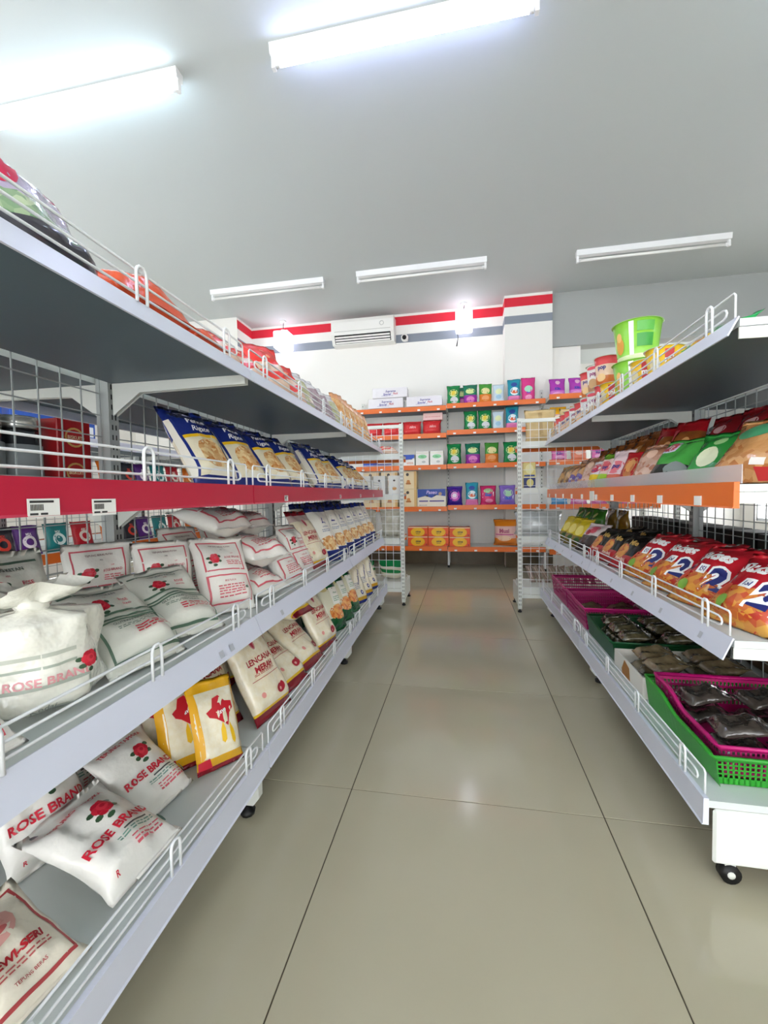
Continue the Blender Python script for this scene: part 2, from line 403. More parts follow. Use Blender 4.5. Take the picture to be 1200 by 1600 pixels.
# right run: two bays, frame runs toward the camera
RROT = math.pi - math.atan(.008)
RY1 = 3.55
def Rw(x, y, z=0):
    """right run frame: x toward the aisle, y = distance from the far end towards the entrance."""
    c, s = math.cos(RROT), math.sin(RROT)
    return (.664 + x * c - y * s, RY1 + x * s + y * c, z)
rv = [(.225, 'flat', STEEL, True, .05, .062), (.632, 'slant', STEEL, True, 0, .048), (1.012, 'flat', ORANGE, False, -.005, .058), (1.402, 'slant', STEEL, True, 0, .038)]
RB = [gondola_bay('white shelving bay with orange lip touching the wire end shelf, far end of snack run', Rw(0, 0), RROT, 1.2, rv, first=True),
      gondola_bay('white shelving bay with orange lip and open end, holding the red noodle packs', Rw(0, 1.2), RROT, 1.2, rv, first=True, last=True, end_leg=False)]
for t in RB:
    s = front_shelf(t, 1.012)
    MB().box(-.012, .005, 1.014, -.0095, 1.195, 1.06, CLEAR).build('clear_riser', s, label='clear plastic riser strip')
    for k in range(5):
        y = .1 + .235 * k
        MB().box(.0085, y - .018, .957, .0105, y + .018, .983, TAG).build('price_tag', s)
MB().box(.0106, .005, .95, .014, .075, 1.0, STEELW).build('tag_holder', front_shelf(RB[1], 1.012), label='white plastic tag holder at the joint')
for t in RB:
    for z in (.632,):
        for k in range(5):
            y = .12 + .24 * k
            MB().add([(.0148, y - .008, z - .016), (.0148, y + .008, z - .016), (.022, y + .008, z - .032), (.022, y - .008, z - .032)], [(0, 1, 2, 3)], mat('faded_sticker', 'b9bcc4', .6)).build('sticker', front_shelf(t, z))
# end plate of the right run's base, seen from the entrance
MB().box(-.43, 1.188, .065, .04, 1.2, .205, STEELW, bev=.006).build('base_side_panel', RB[1])
for x in (-.012, -.38):
    c = MB().tube([(x, 1.155, .024), (x, 1.178, .024)], .024, BLACK, 16).build('caster', RB[1])
    MB().tube([(x, 1.153, .024), (x, 1.180, .024)], .009, STEELW, 10).build('hub', c)
    MB().box(x - .012, 1.16, .03, x + .012, 1.174, .12, STEELW).build('caster_fork', RB[1])
# ------------------------------------------------------------------ wire-backed end shelves
def end_shelf(label, loc, W, levels, top, ext):
    """Frame: Y across (towards -x world), X away from the camera."""
    t = thing('end_shelf', label, 'shelf unit', loc, math.pi / 2)
    for y in (.015, W - .015):
        u = MB().box(-.02, y - .015, .03, .02, y + .015, top, STEELW).build('upright', t)
        mb = MB()
        for dy in (-.006, .006):
            z = .06
            while z < top - .03:
                mb.box(-.0212, y + dy - .002, z, -.0199, y + dy + .002, z + .017, SLOT); z += .034
        mb.build('slots', u, kind='stuff')
        MB().lathe([(.016, 0), (.018, .012), (.008, .016), (.008, .04)], BLACK, 10, 0, y).build('foot', u)
        MB().box(.02, y - .012, .045, ext, y + .012, .2, STEELW, bev=.003).build('base_side_panel', t)
        MB().lathe([(.018, 0), (.02, .012), (.01, .016), (.008, .05)], BLACK, 10, ext - .04, y).build('foot', t)
    for z in (.135, top - .02): MB().box(-.012, .03, z - .014, .012, W - .03, z + .014, STEELW).build('cross_rail', t)
    wires(MB(), 0, -.004, .036, W - .036, .145, top - .03, .066).build('wire_mesh', t)
    for z in levels:
        s = MB().box(.02, .03, z - .02, ext, W - .03, z, STEELW).build('shelf', t)
        MB().box(ext, .03, z - .05, ext + .012, W - .03, z + .006, ORANGE if z > .3 else STEELW).build('lip', s)
        MB().box(.0125, .03, z - .05, .019, W - .03, z + .004, STEELW).build('rear_flange', s)
    return t
ES_L = end_shelf('white wire-backed end shelf closing the flour run', (-.52, 3.745, 0), 1.2, (.2, .60, 1.0, 1.36), 1.62, .38)
ES_R = end_shelf('white wire-backed end shelf closing the snack run', (1.64, 3.64, 0), 1.2, (.2, .63, 1.03, 1.41), 1.60, .38)
# ------------------------------------------------------------------ back wall shelving
def wall_bay(label, x0, L, levels, first=True, last=False, ybase=5.5):
    t = thing('wall_shelf', label, 'shelf unit', (x0, ybase, 0), -math.pi / 2)
    dp = .47
    for y in ([0] if first else []) + ([L] if last else []):
        u = MB().box(-dp - .04, y - .018, .03, -dp, y + .018, 2.3, STEELW).build('upright', t)
        mb = MB(); z = .3
        while z < 2.28: mb.box(-dp - .0005, y - .004, z, -dp + .0008, y + .004, z + .017, SLOT); z += .05
        mb.build('slots', u, kind='stuff')
        l = MB().box(-dp + .001, y - .014, .03, -.24, y + .014, .25, FIXT, bev=.003).build('leg', t)
        MB().lathe([(.014, 0), (.016, .01), (.01, .03)], BLACK, 8, -.26, y).build('foot', l)
    wires(MB(), 0, -dp - .01, .03, L - .03, .34, 2.28, .06, .001).build('wire_mesh', t)
    for k, z in enumerate(levels):
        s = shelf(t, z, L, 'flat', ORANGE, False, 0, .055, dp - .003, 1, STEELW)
        for q in range(5):
            y = .1 + (L - .2) * q / 4
            MB().box(.0158, y - .017, z - .05, .0172, y + .017, z - .03, TAG).build('price_tag', s)
    return t
WL = (.312, .825, 1.362, 1.765, 2.112); WR = (.305, .84, 1.366, 1.795, 2.13)
WB = [wall_bay('orange-lipped wall shelving bay holding the tissue boxes and red packs', -1.40, 1.2, WL, True),
      wall_bay('orange-lipped wall shelving bay holding the detergent pouches', -.2, 1.2, WR, True),
      wall_bay('orange-lipped wall shelving bay beside the pillar with the pink packs', 1.0, 1.2, WR, True, True, 5.3)]
# ------------------------------------------------------------------ packets, cartons, cups
import numpy as np
TXT = {}
def text_tris(s, bold=.0, shear=0.0):
    """Triangles of a line of lettering, centred, cap height 1."""
    k = (s, bold, shear)
    if k in TXT: return TXT[k]
    c = bpy.data.curves.new('lettering', 'FONT'); c.body = s; c.size = 1.4; c.align_x = 'CENTER'; c.resolution_u = 2; c.offset = bold; c.shear = shear
    o = bpy.data.objects.new('lettering', c); COL.objects.link(o)
    bpy.context.view_layer.update()
    me = bpy.data.meshes.new_from_object(o.evaluated_get(bpy.context.evaluated_depsgraph_get()))
    me.calc_loop_triangles()
    V = [(v.co.x, v.co.y - .5) for v in me.vertices]; F = [tuple(t.vertices) for t in me.loop_triangles]
    bpy.data.objects.remove(o); bpy.data.curves.remove(c); bpy.data.meshes.remove(me)
    w = (max(v[0] for v in V) - min(v[0] for v in V)) if V else 1
    TXT[k] = (V, F, w); return TXT[k]
PET = [(math.cos(a * math.pi / 8), math.sin(a * math.pi / 8)) for a in range(16)]
class Face:
    """A printable surface: at(u,v) gives a point and its normal, u in -1..1 across, v in 0..1 up."""
    def __init__(s, at, hw, h): s.at = at; s.hw = hw; s.h = h
def prints(face, spec):
    mb = MB(); layer = [0]
    def put(pts, fs, m, lift=0):
        d = .0007 + .00035 * layer[0] + lift
        V = []
        for (u, v) in pts:
            p, n = face.at(max(-1, min(1, u)), max(0, min(1, v))); V.append(p + n * d)
        mb.add(V, fs, m, True)
    def grid(u0, v0, u1, v1, m):
        nu = max(1, math.ceil(abs(u1 - u0) * 7)); nv = max(1, math.ceil(abs(v1 - v0) * 14))
        pts = [(u0 + (u1 - u0) * i / nu, v0 + (v1 - v0) * j / nv) for j in range(nv + 1) for i in range(nu + 1)]
        put(pts, [(j * (nu + 1) + i, j * (nu + 1) + i + 1, (j + 1) * (nu + 1) + i + 1, (j + 1) * (nu + 1) + i) for j in range(nv) for i in range(nu)], m)
    def disc(cu, cv, ru, rv, m, n=16, star=0, rings=2):
        pts = [(cu, cv)]; fs = []
        for q in range(1, rings + 1):
            for k in range(n):
                a = 2 * math.pi * k / n; r = q / rings * (1 + (star * math.cos(a * 5) if q == rings else 0))
                pts.append((cu + ru * r * math.cos(a), cv + rv * r * math.sin(a)))
        for k in range(n):
            fs.append((0, 1 + k, 1 + (k + 1) % n))
            for q in range(1, rings): fs.append((1 + (q - 1) * n + k, 1 + q * n + k, 1 + q * n + (k + 1) % n, 1 + (q - 1) * n + (k + 1) % n))
        put(pts, fs, m)
    for it in spec:
        k = it[0]; layer[0] += 1
        if k == 'rect': grid(*it[1:5], it[5])
        elif k == 'frame':
            u0, v0, u1, v1, t, m = it[1:]; tv = t * face.hw / face.h
            grid(u0, v0, u1, v0 + tv, m); grid(u0, v1 - tv, u1, v1, m); grid(u0, v0 + tv, u0 + t, v1 - tv, m); grid(u1 - t, v0 + tv, u1, v1 - tv, m)
        elif k == 'ell': disc(*it[1:])
        elif k == 'poly':
            pts = it[1]; c = (sum(p[0] for p in pts) / len(pts), sum(p[1] for p in pts) / len(pts))
            put([c] + list(pts), [(0, i + 1, (i + 1) % len(pts) + 1) for i in range(len(pts))], it[2])
        elif k == 'text':
            s, cu, cv, size, m = it[1:6]; bold = it[6] if len(it) > 6 else .02; shear = it[7] if len(it) > 7 else 0; maxw = it[8] if len(it) > 8 else 9; rot = it[9] if len(it) > 9 else 0
            V, F, w_ = text_tris(s, bold, shear)
            sx = min(size, maxw / w_) if w_ else size
            ca, sa = math.cos(rot), math.sin(rot)
            put([(cu + (x * sx * ca - y * size * sa), cv + (x * sx * sa + y * size * ca) * face.hw / face.h) for x, y in V], F, m)
        elif k == 'lines':      # small unreadable print lines
            u0, v0, u1, v1, n, m = it[1:7]; rr = random.Random(str(it[1:6]))
            for q in range(n):
                vv = v1 - (v1 - v0) * (q + .5) / n; hh = (v1 - v0) / n * .22; a = u0
                while a < u1 - .05:
                    b = min(u1, a + rr.uniform(.06, .2)); put([(a, vv - hh), (b, vv - hh), (b, vv + hh), (a, vv + hh)], [(0, 1, 2, 3)], m); a = b + .035
        elif k == 'rose':
            cu, cv, s = it[1:4]; q = face.hw / face.h; dk = it[4] if len(it) > 4 else 'c01830'
            for du, dv, a in ((-.9, -.7, 0), (.95, -.5, 0), (-.1, -1.25, 0), (-1.1, .1, 0), (1.0, .45, 0)):
                disc(cu + du * s, cv + dv * s * q, s * .38, s * .26 * q, ink('3c5a3e'), 8, 0, 1)
            layer[0] += 1
            for a in range(6):
                disc(cu + .48 * s * math.cos(a * 1.047), cv + .48 * s * q * math.sin(a * 1.047), s * .5, s * .48 * q, ink('d42a3e') if a % 2 else ink(dk), 10, 0, 1); layer[0] += .4
            layer[0] += 1; disc(cu, cv, s * .5, s * .46 * q, ink('e23c4c'), 10, 0, 1); layer[0] += 1
            disc(cu + .08 * s, cv + .05 * s * q, s * .26, s * .22 * q, ink(dk), 8, 0, 1)
    return mb
KINDS = {}
def smooth01(t): t = max(0, min(1, t)); return t * t * (3 - 2 * t)
def pouch(key, W, H, Tk, bands, spec, seed=1, wr=.006, seal=(.03, .05), nu=14, nv=20, belly=.35, pinch=.07, backspec=None, sag=0, parts=()):
    """A filled film packet standing on its lower seam, front towards -Y. bands: (v_top, material) from the bottom up."""
    vs = sorted(set([round(j / nv, 4) for j in range(nv + 1)] + [round(b[0], 4) for b in bands] + [seal[0], 1 - seal[1]]))
    vs = [v for i, v in enumerate(vs) if i == 0 or v - vs[i - 1] > .004 or v in [round(b[0], 4) for b in bands]]
    us = [math.copysign(abs(-1 + 2 * i / nu) ** .8, -1 + 2 * i / nu) for i in range(nu + 1)]
    rr = random.Random(seed * 17 + 3); ph = rr.uniform(0, 6)
    def env(v): return smooth01((v - seal[0]) / .16) ** .7 * smooth01((1 - seal[1] - v) / .24) ** .75
    def pt(u, v, side):
        e = env(v); eu = max(0, 1 - abs(u) ** 2.6) ** .55
        th = Tk / 2 * eu * e * (1 + belly * (.5 - v))
        x = u * W / 2 * (1 - pinch * e) + noise.noise(Vector((v * 5, seed * 3.3, u * .5))) * W * .02
        n1 = noise.noise(Vector((u * 1.6 + seed * 7.1, v * 2.4, seed * 1.7 + side)))
        n2 = noise.noise(Vector((u * 3.5 + v * 2 + seed, v * 3.0 - u * 2.2, seed * 2.7 + side * 3)))
        fold = (1 - abs(n2) * 2) ** 3 * .5 if abs(n2) < .5 else 0
        y = side * th + (n1 * wr * 1.5 + side * -fold * wr) * eu * min(1, e + .15)
        y += math.sin(u * 9 + ph + v * 3) * .0025 * (1 - e) * (1 if v > .5 else .5)
        y += noise.noise(Vector((u * .8 + 5, v * 1.3, seed * 5.1))) * wr * 1.6 * (v - .05)
        z = v * H * (1 - sag * e) - (noise.noise(Vector((u * 1.4, seed * 9.1, 0))) * H * .02 if v > .93 else 0)
        return Vector((x, y, z))
    NU, NV = len(us), len(vs)
    F = [[pt(u, v, -1) for u in us] for v in vs]; B = [[pt(u, v, 1) for u in us] for v in vs]
    for j in range(NV):
        for i in (0, NU - 1):
            m_ = (F[j][i] + B[j][i]) / 2; F[j][i] = m_; B[j][i] = m_
    for i in range(NU):
        for j in (0, NV - 1):
            m_ = (F[j][i] + B[j][i]) / 2; F[j][i] = m_; B[j][i] = m_
    mb = MB(); V = []; idF = {}; idB = {}
    for j in range(NV):
        for i in range(NU):
            idF[j, i] = len(V); V.append(F[j][i])
            if i in (0, NU - 1) or j in (0, NV - 1): idB[j, i] = idF[j, i]
            else: idB[j, i] = len(V); V.append(B[j][i])
    mb.v = [tuple(v) for v in V]
    def bm(v):
        for t, m in bands:
            if v < t - 1e-6: return m
        return bands[-1][1]
    for j in range(NV - 1):
        k = mb.mi(bm((vs[j] + vs[j + 1]) / 2))
        for i in range(NU - 1):
            mb.f.append([idF[j, i], idF[j, i + 1], idF[j + 1, i + 1], idF[j + 1, i]]); mb.f.append([idB[j, i], idB[j + 1, i], idB[j + 1, i + 1], idB[j, i + 1]])
            mb.m += [k, k]; mb.sm += [True, True]
    import bisect
    def at(u, v):
        i = min(NU - 2, max(0, bisect.bisect_right(us, u) - 1)); j = min(NV - 2, max(0, bisect.bisect_right(vs, v) - 1))
        a = (u - us[i]) / (us[i + 1] - us[i]); b = (v - vs[j]) / (vs[j + 1] - vs[j])
        p = (F[j][i] * (1 - a) + F[j][i + 1] * a) * (1 - b) + (F[j + 1][i] * (1 - a) + F[j + 1][i + 1] * a) * b
        n = ((F[j][i + 1] - F[j][i]) + (F[j + 1][i + 1] - F[j + 1][i])).cross((F[j + 1][i] - F[j][i]) + (F[j + 1][i + 1] - F[j][i + 1]))
        n = n.normalized() if n.length > 1e-9 else Vector((0, -1, 0))
        return p, n
    reg(key, mb, [('print', prints(Face(at, W / 2, H), spec), None)] if spec else [], parts)
def reg(key, mb, ch, parts=()):
    me = mb.mesh(key)
    KINDS[key] = (me, np.array([v.co[:] for v in me.vertices]), [(n, m_.mesh(n) if isinstance(m_, MB) else m_, lab) for n, m_, lab in list(ch) + list(parts)])
def carton(key, W, H, Tk, m, spec, side=None, top=None, parts=()):
    """A box standing upright, printed front towards -Y."""
    mb = MB(); mb.box(-W / 2, -Tk / 2, 0, W / 2, Tk / 2, H, m, bev=min(W, H, Tk) * .025)
    at = lambda u, v: (Vector((u * W / 2 * .97, -Tk / 2, (.015 + v * .97) * H)), Vector((0, -1, 0)))
    ch = [('print', prints(Face(at, W / 2, H), spec), None)] if spec else []
    if side is not None:
        sp, mm = side
        at2 = lambda u, v: (Vector((-W / 2, -u * Tk / 2 * .97, (.015 + v * .97) * H)), Vector((-1, 0, 0)))
        ch.append(('side_print', prints(Face(at2, Tk / 2, H), sp), None))
    reg(key, mb, ch, parts)
def cup(key, r0, r1, H, bands, spec, lid, rim=.004, n=24):
    """A paper noodle cup: bands (v_top, material) from the bottom up."""
    vs = [0] + [b[0] for b in bands]; prof = [(r0 * .94, 0)] + [(r0 + (r1 - r0) * v, H * v * .985 + .002) for v in vs]; ms = [bands[0][1]] + [b[1] for b in bands]
    mb = MB().lathe(prof, bands[0][1], n, mats=ms)
    at = lambda u, v: (Vector(((r0 + (r1 - r0) * v) * math.sin(u * 1.15), -(r0 + (r1 - r0) * v) * math.cos(u * 1.15), H * v)), Vector((math.sin(u * 1.15), -math.cos(u * 1.15), 0)))
    ch = [('print', prints(Face(at, r1 * 1.15, H), spec), None)] if spec else []
    ch.append(('lid', MB().lathe([(r1 + rim, H * .985), (r1 + rim * 1.5, H * .992), (r1 + rim, H), (r1 - .003, H), (.001, H - .002)], lid, n), None))
    reg(key, mb, ch)
def put(key, name, label, cat, loc, yaw, lean=0, roll=0, group=None, z=None, scale=1, pre=None):
    """Stand a packet on height z: yaw in degrees (0 faces -y), lean back in degrees."""
    me, vv, parts = KINDS[key]
    M = Matrix.Rotation(R(yaw), 3, 'Z') @ Matrix.Rotation(R(roll), 3, 'Y') @ Matrix.Rotation(R(-lean), 3, 'X')
    zmin = float((vv @ np.array(M)[2]).min()) * scale
    o = link(name, me, None, (loc[0], loc[1], (loc[2] if z is None else z) - zmin + .0012), M.to_euler('XYZ'), label=label, category=cat)
    if group: o['group'] = group
    o.scale = (scale,) * 3
    for n, m, lab in parts:
        p = link(n, m, o)
        if lab: p['label'] = lab
    return o
ORD = ('first', 'second', 'third', 'fourth', 'fifth', 'sixth', 'seventh', 'eighth', 'ninth', 'tenth')
def nth(base, k, ref): return '%s, %s from %s' % (base, ORD[k], ref)
# ------------------------------------------------------------------ packet kinds of the flour side
FLOUR = mat('white_flour_film', 'f3f0e8', .28, bump=.35, bscale=28, coat=.3)
FLOURG = mat('grey_white_flour_film', 'e6e6da', .3, bump=.35, bscale=28, coat=.3)
CREAM = mat('cream_rice_film', 'f0e3c0', .26, var=.7, vscale=60, col2='f7efd9', bump=.3, bscale=30, coat=.4)
CLEARTOP = mat('cloudy_clear_film', 'd9c2ba', .18, bump=.4, bscale=30, coat=.5)
MAROON = mat('maroon_film', '8e1524', .25, bump=.3, bscale=30, coat=.4)
YEL = mat('yellow_film', 'f0b51c', .25, bump=.3, bscale=30, coat=.4)
NAVY = mat('navy_film', '1f2f7c', .2, bump=.3, bscale=30, coat=.4)
PASTA = mat('pasta_dish_print', 'c8792a', .35, var=1, vscale=70, col2='f0d6a0', voro=True)
PASTA2 = mat('macaroni_window', 'e9d9ac', .3, var=1, vscale=75, col2='c39a52', voro=True)
REDFOOD = mat('fried_food_print', 'd2601c', .35, var=1, vscale=60, col2='f0b060', voro=True)
GRN = mat('dark_green_film', '14592f', .22, bump=.3, bscale=30, coat=.4)
i = ink
RED1 = i('cf2338'); RED2 = i('d8606c'); GR1 = i('5f7a66'); GR2 = i('2f4a3a'); WH = i('ffffff'); NV = i('1f2f7c'); PK = i('c9405a'); BLK = i('1a1a1a'); YL = i('f2c21c')
for s in (1, 2, 3):
    pouch('tapioca%d' % s, .19, .255, .07, [(1, FLOUR)], [
        ('text', 'TEPUNG TAPIOKA', 0, .82, .12, RED1, .03, 0, 1.7), ('rose', .12, .61, .24),
        ('text', 'ROSE BRAND', .0, .385, .2, RED1, .04, 0, 1.75), ('rect', -.05, .30, .6, .315, i('4a4a4a')),
        ('lines', -.3, .24, .7, .29, 2, i('6f9a8a')), ('lines', -.1, .14, .75, .22, 3, RED2), ('ell', .82, .2, .05, .05, i('3c6a5e')), ('ell', -.75, .9, .07, .03, i('4a5a68')),
        ('text', 'R', -.72, .12, .09, RED1, .04)], seed=s, wr=.016)
for s in (1, 2, 3):
    pouch('beras%d' % s, .20, .27, .08, [(1, FLOUR)], [
        ('frame', -.8, .5, .72, .92, .045, RED2), ('text', 'TEPUNG BERAS PUTIH', -.02, .855, .06, i('7c4a4a'), .015, 0, 1.2), ('text', 'ASLI', -.02, .80, .04, i('7c6a6a')),
        ('rose', -.42, .66, .19, 'd65a66'), ('text', 'CAP', .3, .73, .04, RED2), ('text', 'ROSE BRAND', .28, .675, .075, i('c8505e'), .025, 0, .78), ('lines', .02, .56, .6, .63, 3, RED2),
        ('frame', -.8, .1, .72, .44, .045, RED2), ('text', 'RICE FLOUR', -.05, .36, .055, i('c8505e'), .015), ('lines', -.5, .16, .45, .32, 5, RED2), ('ell', .5, .25, .04, .02, GR1)], seed=10 + s, wr=.012)
for s in (1, 2, 3):
    pouch('ketan%d' % s, .205, .28, .085, [(1, FLOURG)], [
        ('rect', -.85, .87, .8, .895, GR1), ('text', 'TEPUNG KETAN', 0, .815, .085, GR2, .02, 0, 1.5), ('text', 'ASLI', 0, .755, .04, i('c8505e')),
        ('rose', -.3, .65, .2), ('text', 'ROSE', .35, .68, .09, i('d0485a'), .03), ('text', 'BRAND', .35, .625, .06, i('d0485a'), .02), ('rect', -.85, .505, .8, .53, GR1), ('rect', -.85, .44, .8, .46, GR1),
        ('text', 'GLUTINOUS RICE FLOUR', .02, .38, .07, GR2, .02, 0, 1.35), ('lines', -.5, .31, .5, .345, 2, GR1), ('lines', -.2, .2, .7, .29, 3, RED1), ('frame', -.85, .08, .82, .42, .05, GR1)], seed=20 + s, wr=.014)
pouch('dewi', .21, .28, .075, [(1, mat('ivory_flour_film', 'efe6d2', .28, bump=.35, bscale=28, coat=.3))], [
    ('frame', -.85, .08, .85, .93, .06, i('b8484a')), ('ell', -.1, .67, .6, .18, i('e3a79c')), ('ell', -.1, .67, .5, .14, i('f0e2d0')), ('ell', -.25, .64, .16, .07, i('d98a80')), ('ell', .15, .70, .2, .06, i('dd9a8e')), ('ell', -.05, .60, .3, .035, i('c96a66')),
    ('text', 'DEWI-SERI', .0, .37, .17, i('b3262e'), .06, .15, 1.5), ('lines', -.6, .25, .6, .31, 2, i('c0605c')), ('text', 'TEPUNG BERAS', 0, .17, .07, i('b8484a'), .02, 0, 1.2)], seed=31, wr=.014)
for s in (1, 2, 3):
    pouch('lencana%d' % s, .215, .35, .085, [(.09, MAROON), (.115, mat('yellow_band_film', 'efc02a', .25)), (.80, CREAM), (.92, CLEARTOP), (1, MAROON)], [
        ('ell', .02, .76, .12, .075, i('d68a8c')), ('ell', .02, .76, .06, .06, i('b83a4a')),
        ('text', 'LENCANA', 0, .58, .2, i('b3202c'), .035, 0, 1.5), ('text', 'MERAH', .04, .49, .2, i('b3202c'), .05, .1, 1.2), ('lines', -.5, .43, .5, .455, 2, i('b3202c')), ('rect', -.7, .395, .7, .4, i('b3202c')),
        ('ell', -.5, .24, .09, .028, i('e79a90')), ('ell', .35, .21, .22, .045, i('a81e30')), ('ell', .5, .225, .1, .04, i('a81e30')), ('ell', .3, .205, .06, .015, i('e6b0a8'))], seed=40 + s, wr=.011)
for s in (1, 2):
    pouch('crown%d' % s, .17, .29, .062, [(.05, MAROON), (.14, YEL), (.86, CREAM), (1, YEL)], [
        ('rect', -1, .14, -.72, .86, i('eeb01c')), ('rect', .9, .14, 1, .86, i('eeb01c')),
        ('poly', [(-.45, .62), (-.2, .66), (-.1, .76), (.2, .78), (.45, .70), (.75, .68), (.78, .60), (.55, .55), (.35, .42), (.15, .47), (-.1, .53), (-.35, .56)], i('cf1f2e')),
        ('text', 'Jave', .18, .60, .17, WH, .03, .2, .75, .25), ('poly', [(.12, .48), (.2, .40), (.2, .28), (.1, .25), (.0, .28), (.02, .40)], YL), ('poly', [(.42, .46), (.55, .36), (.58, .25), (.5, .21), (.4, .25), (.38, .36)], YL),
        ('poly', [(-.95, .05), (-.4, .05), (-.6, .15), (-.95, .13)], RED1)], seed=50 + s, wr=.008)
for s in (1, 2, 3):
    pouch('penne%d' % s, .21, .37, .10, [(.1, NAVY), (.57, mat('macaroni_cream_film', 'efe4c6', .2, bump=.3, bscale=30, coat=.5)), (1, NAVY)], [
        ('rect', -.78, .535, .95, .575, YL), ('ell', .05, .33, .6, .19, PASTA, 16, .06, 4), ('rect', -1, .1, -.84, .8, i('efe8da')), ('rect', -.86, .1, -.78, .8, NV), ('rect', .84, .1, 1, .5, NV),
        ('text', 'Penne', -.02, .745, .24, WH, .02, .15, 1.2), ('text', 'Rigate', .02, .645, .23, WH, .02, .15, 1.1), ('frame', -.35, .86, .35, .93, .03, i('cfd4e0')), ('poly', [(-.15, .875), (.15, .875), (0, .92)], i('e6e8f0')),
        ('poly', [(-.5, .1), (-.3, .16), (.3, .16), (.5, .1)], i('f0ead8'))], seed=60 + s, wr=.009)
for s in (1, 2):
    pouch('fusilli%d' % s, .18, .33, .075, [(.17, NAVY), (.9, mat('white_pasta_film', 'f1ede2', .22, bump=.3, bscale=30, coat=.5)), (1, NAVY)], [
        ('ell', 0, .30, .85, .13, PASTA, 16, .05, 4), ('poly', [(-.22, .66), (.22, .66), (0, .78)], NV), ('poly', [(-.1, .685), (.1, .685), (0, .745)], i('f1ede2')), ('text', 'LA FONTE', 0, .60, .09, NV, .02, 0, .9), ('lines', -.4, .5, .4, .56, 2, i('7a86a8'))], seed=70 + s, wr=.007)
for s in (1, 2):
    pouch('greenpasta%d' % s, .17, .33, .07, [(.24, GRN), (.74, mat('pale_green_film', 'ece8cc', .22, bump=.3, bscale=30, coat=.5)), (1, GRN)], [
        ('ell', .1, .32, .8, .13, REDFOOD, 16, .05, 4), ('rect', -.15, .46, .8, .76, i('f4f1e6')), ('text', 'Pasta', .3, .66, .13, i('3c7a4a'), .02, .2, .8), ('lines', .0, .5, .65, .6, 3, i('7fae8a')), ('ell', -.55, .76, .3, .05, i('d8c98a'))], seed=80 + s, wr=.007)
pouch('bluewhite', .19, .34, .075, [(.06, NAVY), (.13, YEL), (1, CREAM)], [('text', 'Rosebrand', .25, .55, .2, NV, .03, .2, 1.2, 1.2), ('ell', .1, .22, .2, .05, NV), ('ell', .1, .22, .1, .02, WH), ('lines', -.5, .3, .1, .45, 4, i('8a94b0'))], seed=91, wr=.008)
pouch('redpouch', .17, .24, .06, [(.25, mat('clear_red_window', 'd8b6a0', .15, bump=.4, bscale=30, coat=.6)), (.4, plastic('dd3a34', .2)), (.55, mat('clear_red_window', 'd8b6a0', .15)), (1, plastic('e23a36', .2))], [('text', 'ABC', 0, .85, .1, i('f0c8b0'), .02), ('ell', .1, .7, .12, .04, i('e88a5a'))], seed=95, wr=.01)
pouch('sweets', .23, .25, .07, [(.2, mat('dark_sweet_window', '3c3a44', .12, coat=.8)), (.45, mat('green_sweet_window', '5d8a5e', .12, var=1, vscale=50, col2='b9c7a0', voro=True, coat=.8)), (.75, mat('lilac_shiny_film', 'b7a9c4', .08, bump=.5, bscale=20, coat=.8)), (1, plastic('b03a66', .1, .5, 20))], [('ell', -.5, .7, .35, .2, i('c8204c'))], seed=97, wr=.014)
pouch('orangesnack', .25, .26, .09, [(.75, plastic('e6562c', .15)), (1, plastic('e04a38', .15))], [('ell', 0, .35, .5, .1, i('e09a50')), ('text', 'SNACK', 0, .65, .14, i('f6d8c0'), .03)], seed=98, wr=.01)
pouch('clearbean', .17, .26, .075, [(.7, mat('purple_bean_window', '8a7480', .14, var=1, vscale=45, col2='c0aab0', voro=True, coat=.6)), (1, mat('clear_bag_top', 'dcd8da', .12, bump=.5, bscale=20, coat=.6))], [], seed=99, wr=.01)
pouch('cleargreen', .16, .25, .07, [(.72, mat('olive_bean_window', 'a9a77a', .14, var=1, vscale=45, col2='d0cfae', voro=True, coat=.6)), (1, mat('clear_bag_top', 'dcd8da', .12))], [], seed=101, wr=.01)
pouch('bluetop', .16, .27, .07, [(.68, mat('white_bean_window', 'd9d2be', .14, var=1, vscale=45, col2='c9ae84', voro=True, coat=.6)), (1, plastic('2a63b8', .15))], [('ell', 0, .8, .5, .08, i('e8f0fa'))], seed=102, wr=.01)
pouch('noodlepack', .15, .30, .05, [(.15, plastic('d8c8a8', .15)), (.86, mat('orange_noodle_window', 'd9924e', .15, var=1, vscale=60, col2='f0c890', voro=True, coat=.6)), (1, plastic('e0a070', .15))], [], seed=103, wr=.006)
# a knotted carrier bag around a flour bag
HAZE = mat('hazy_carrier_film', 'e9e8dc', .2, bump=.9, bscale=22, coat=.6)
prof = []
mbk = MB(); n, rows = 28, 22
for j in range(rows):
    v = j / (rows - 1)
    rad = .105 * (min(1, (v / .12)) ** .5 if v < .12 else 1) * (1 - .12 * smooth01((v - .3) / .4)) if v < .78 else .105 * (.88 - .72 * smooth01((v - .70) / .14))
    if v > .86: rad = .02 + .055 * smooth01((v - .86) / .14)
    for k in range(n):
        a = 2 * math.pi * k / n; pl = (.15 * math.sin(a * 7 + v * 2) * smooth01((v - .35) / .4) + .16 * noise.noise(Vector((math.cos(a) * 2, math.sin(a) * 2, v * 4))))
        r_ = rad * (1 + pl * (2.2 if v > .86 else 1)); prof.append((r_ * math.cos(a) * 1.0, r_ * math.sin(a) * .8, .23 * v + (.012 * math.sin(a * 3) if v > .9 else 0)))
mbk.add(prof, [(j * n + k, j * n + (k + 1) % n, (j + 1) * n + (k + 1) % n, (j + 1) * n + k) for j in range(rows - 1) for k in range(n)] + [tuple(range(n))[::-1]], HAZE, True)
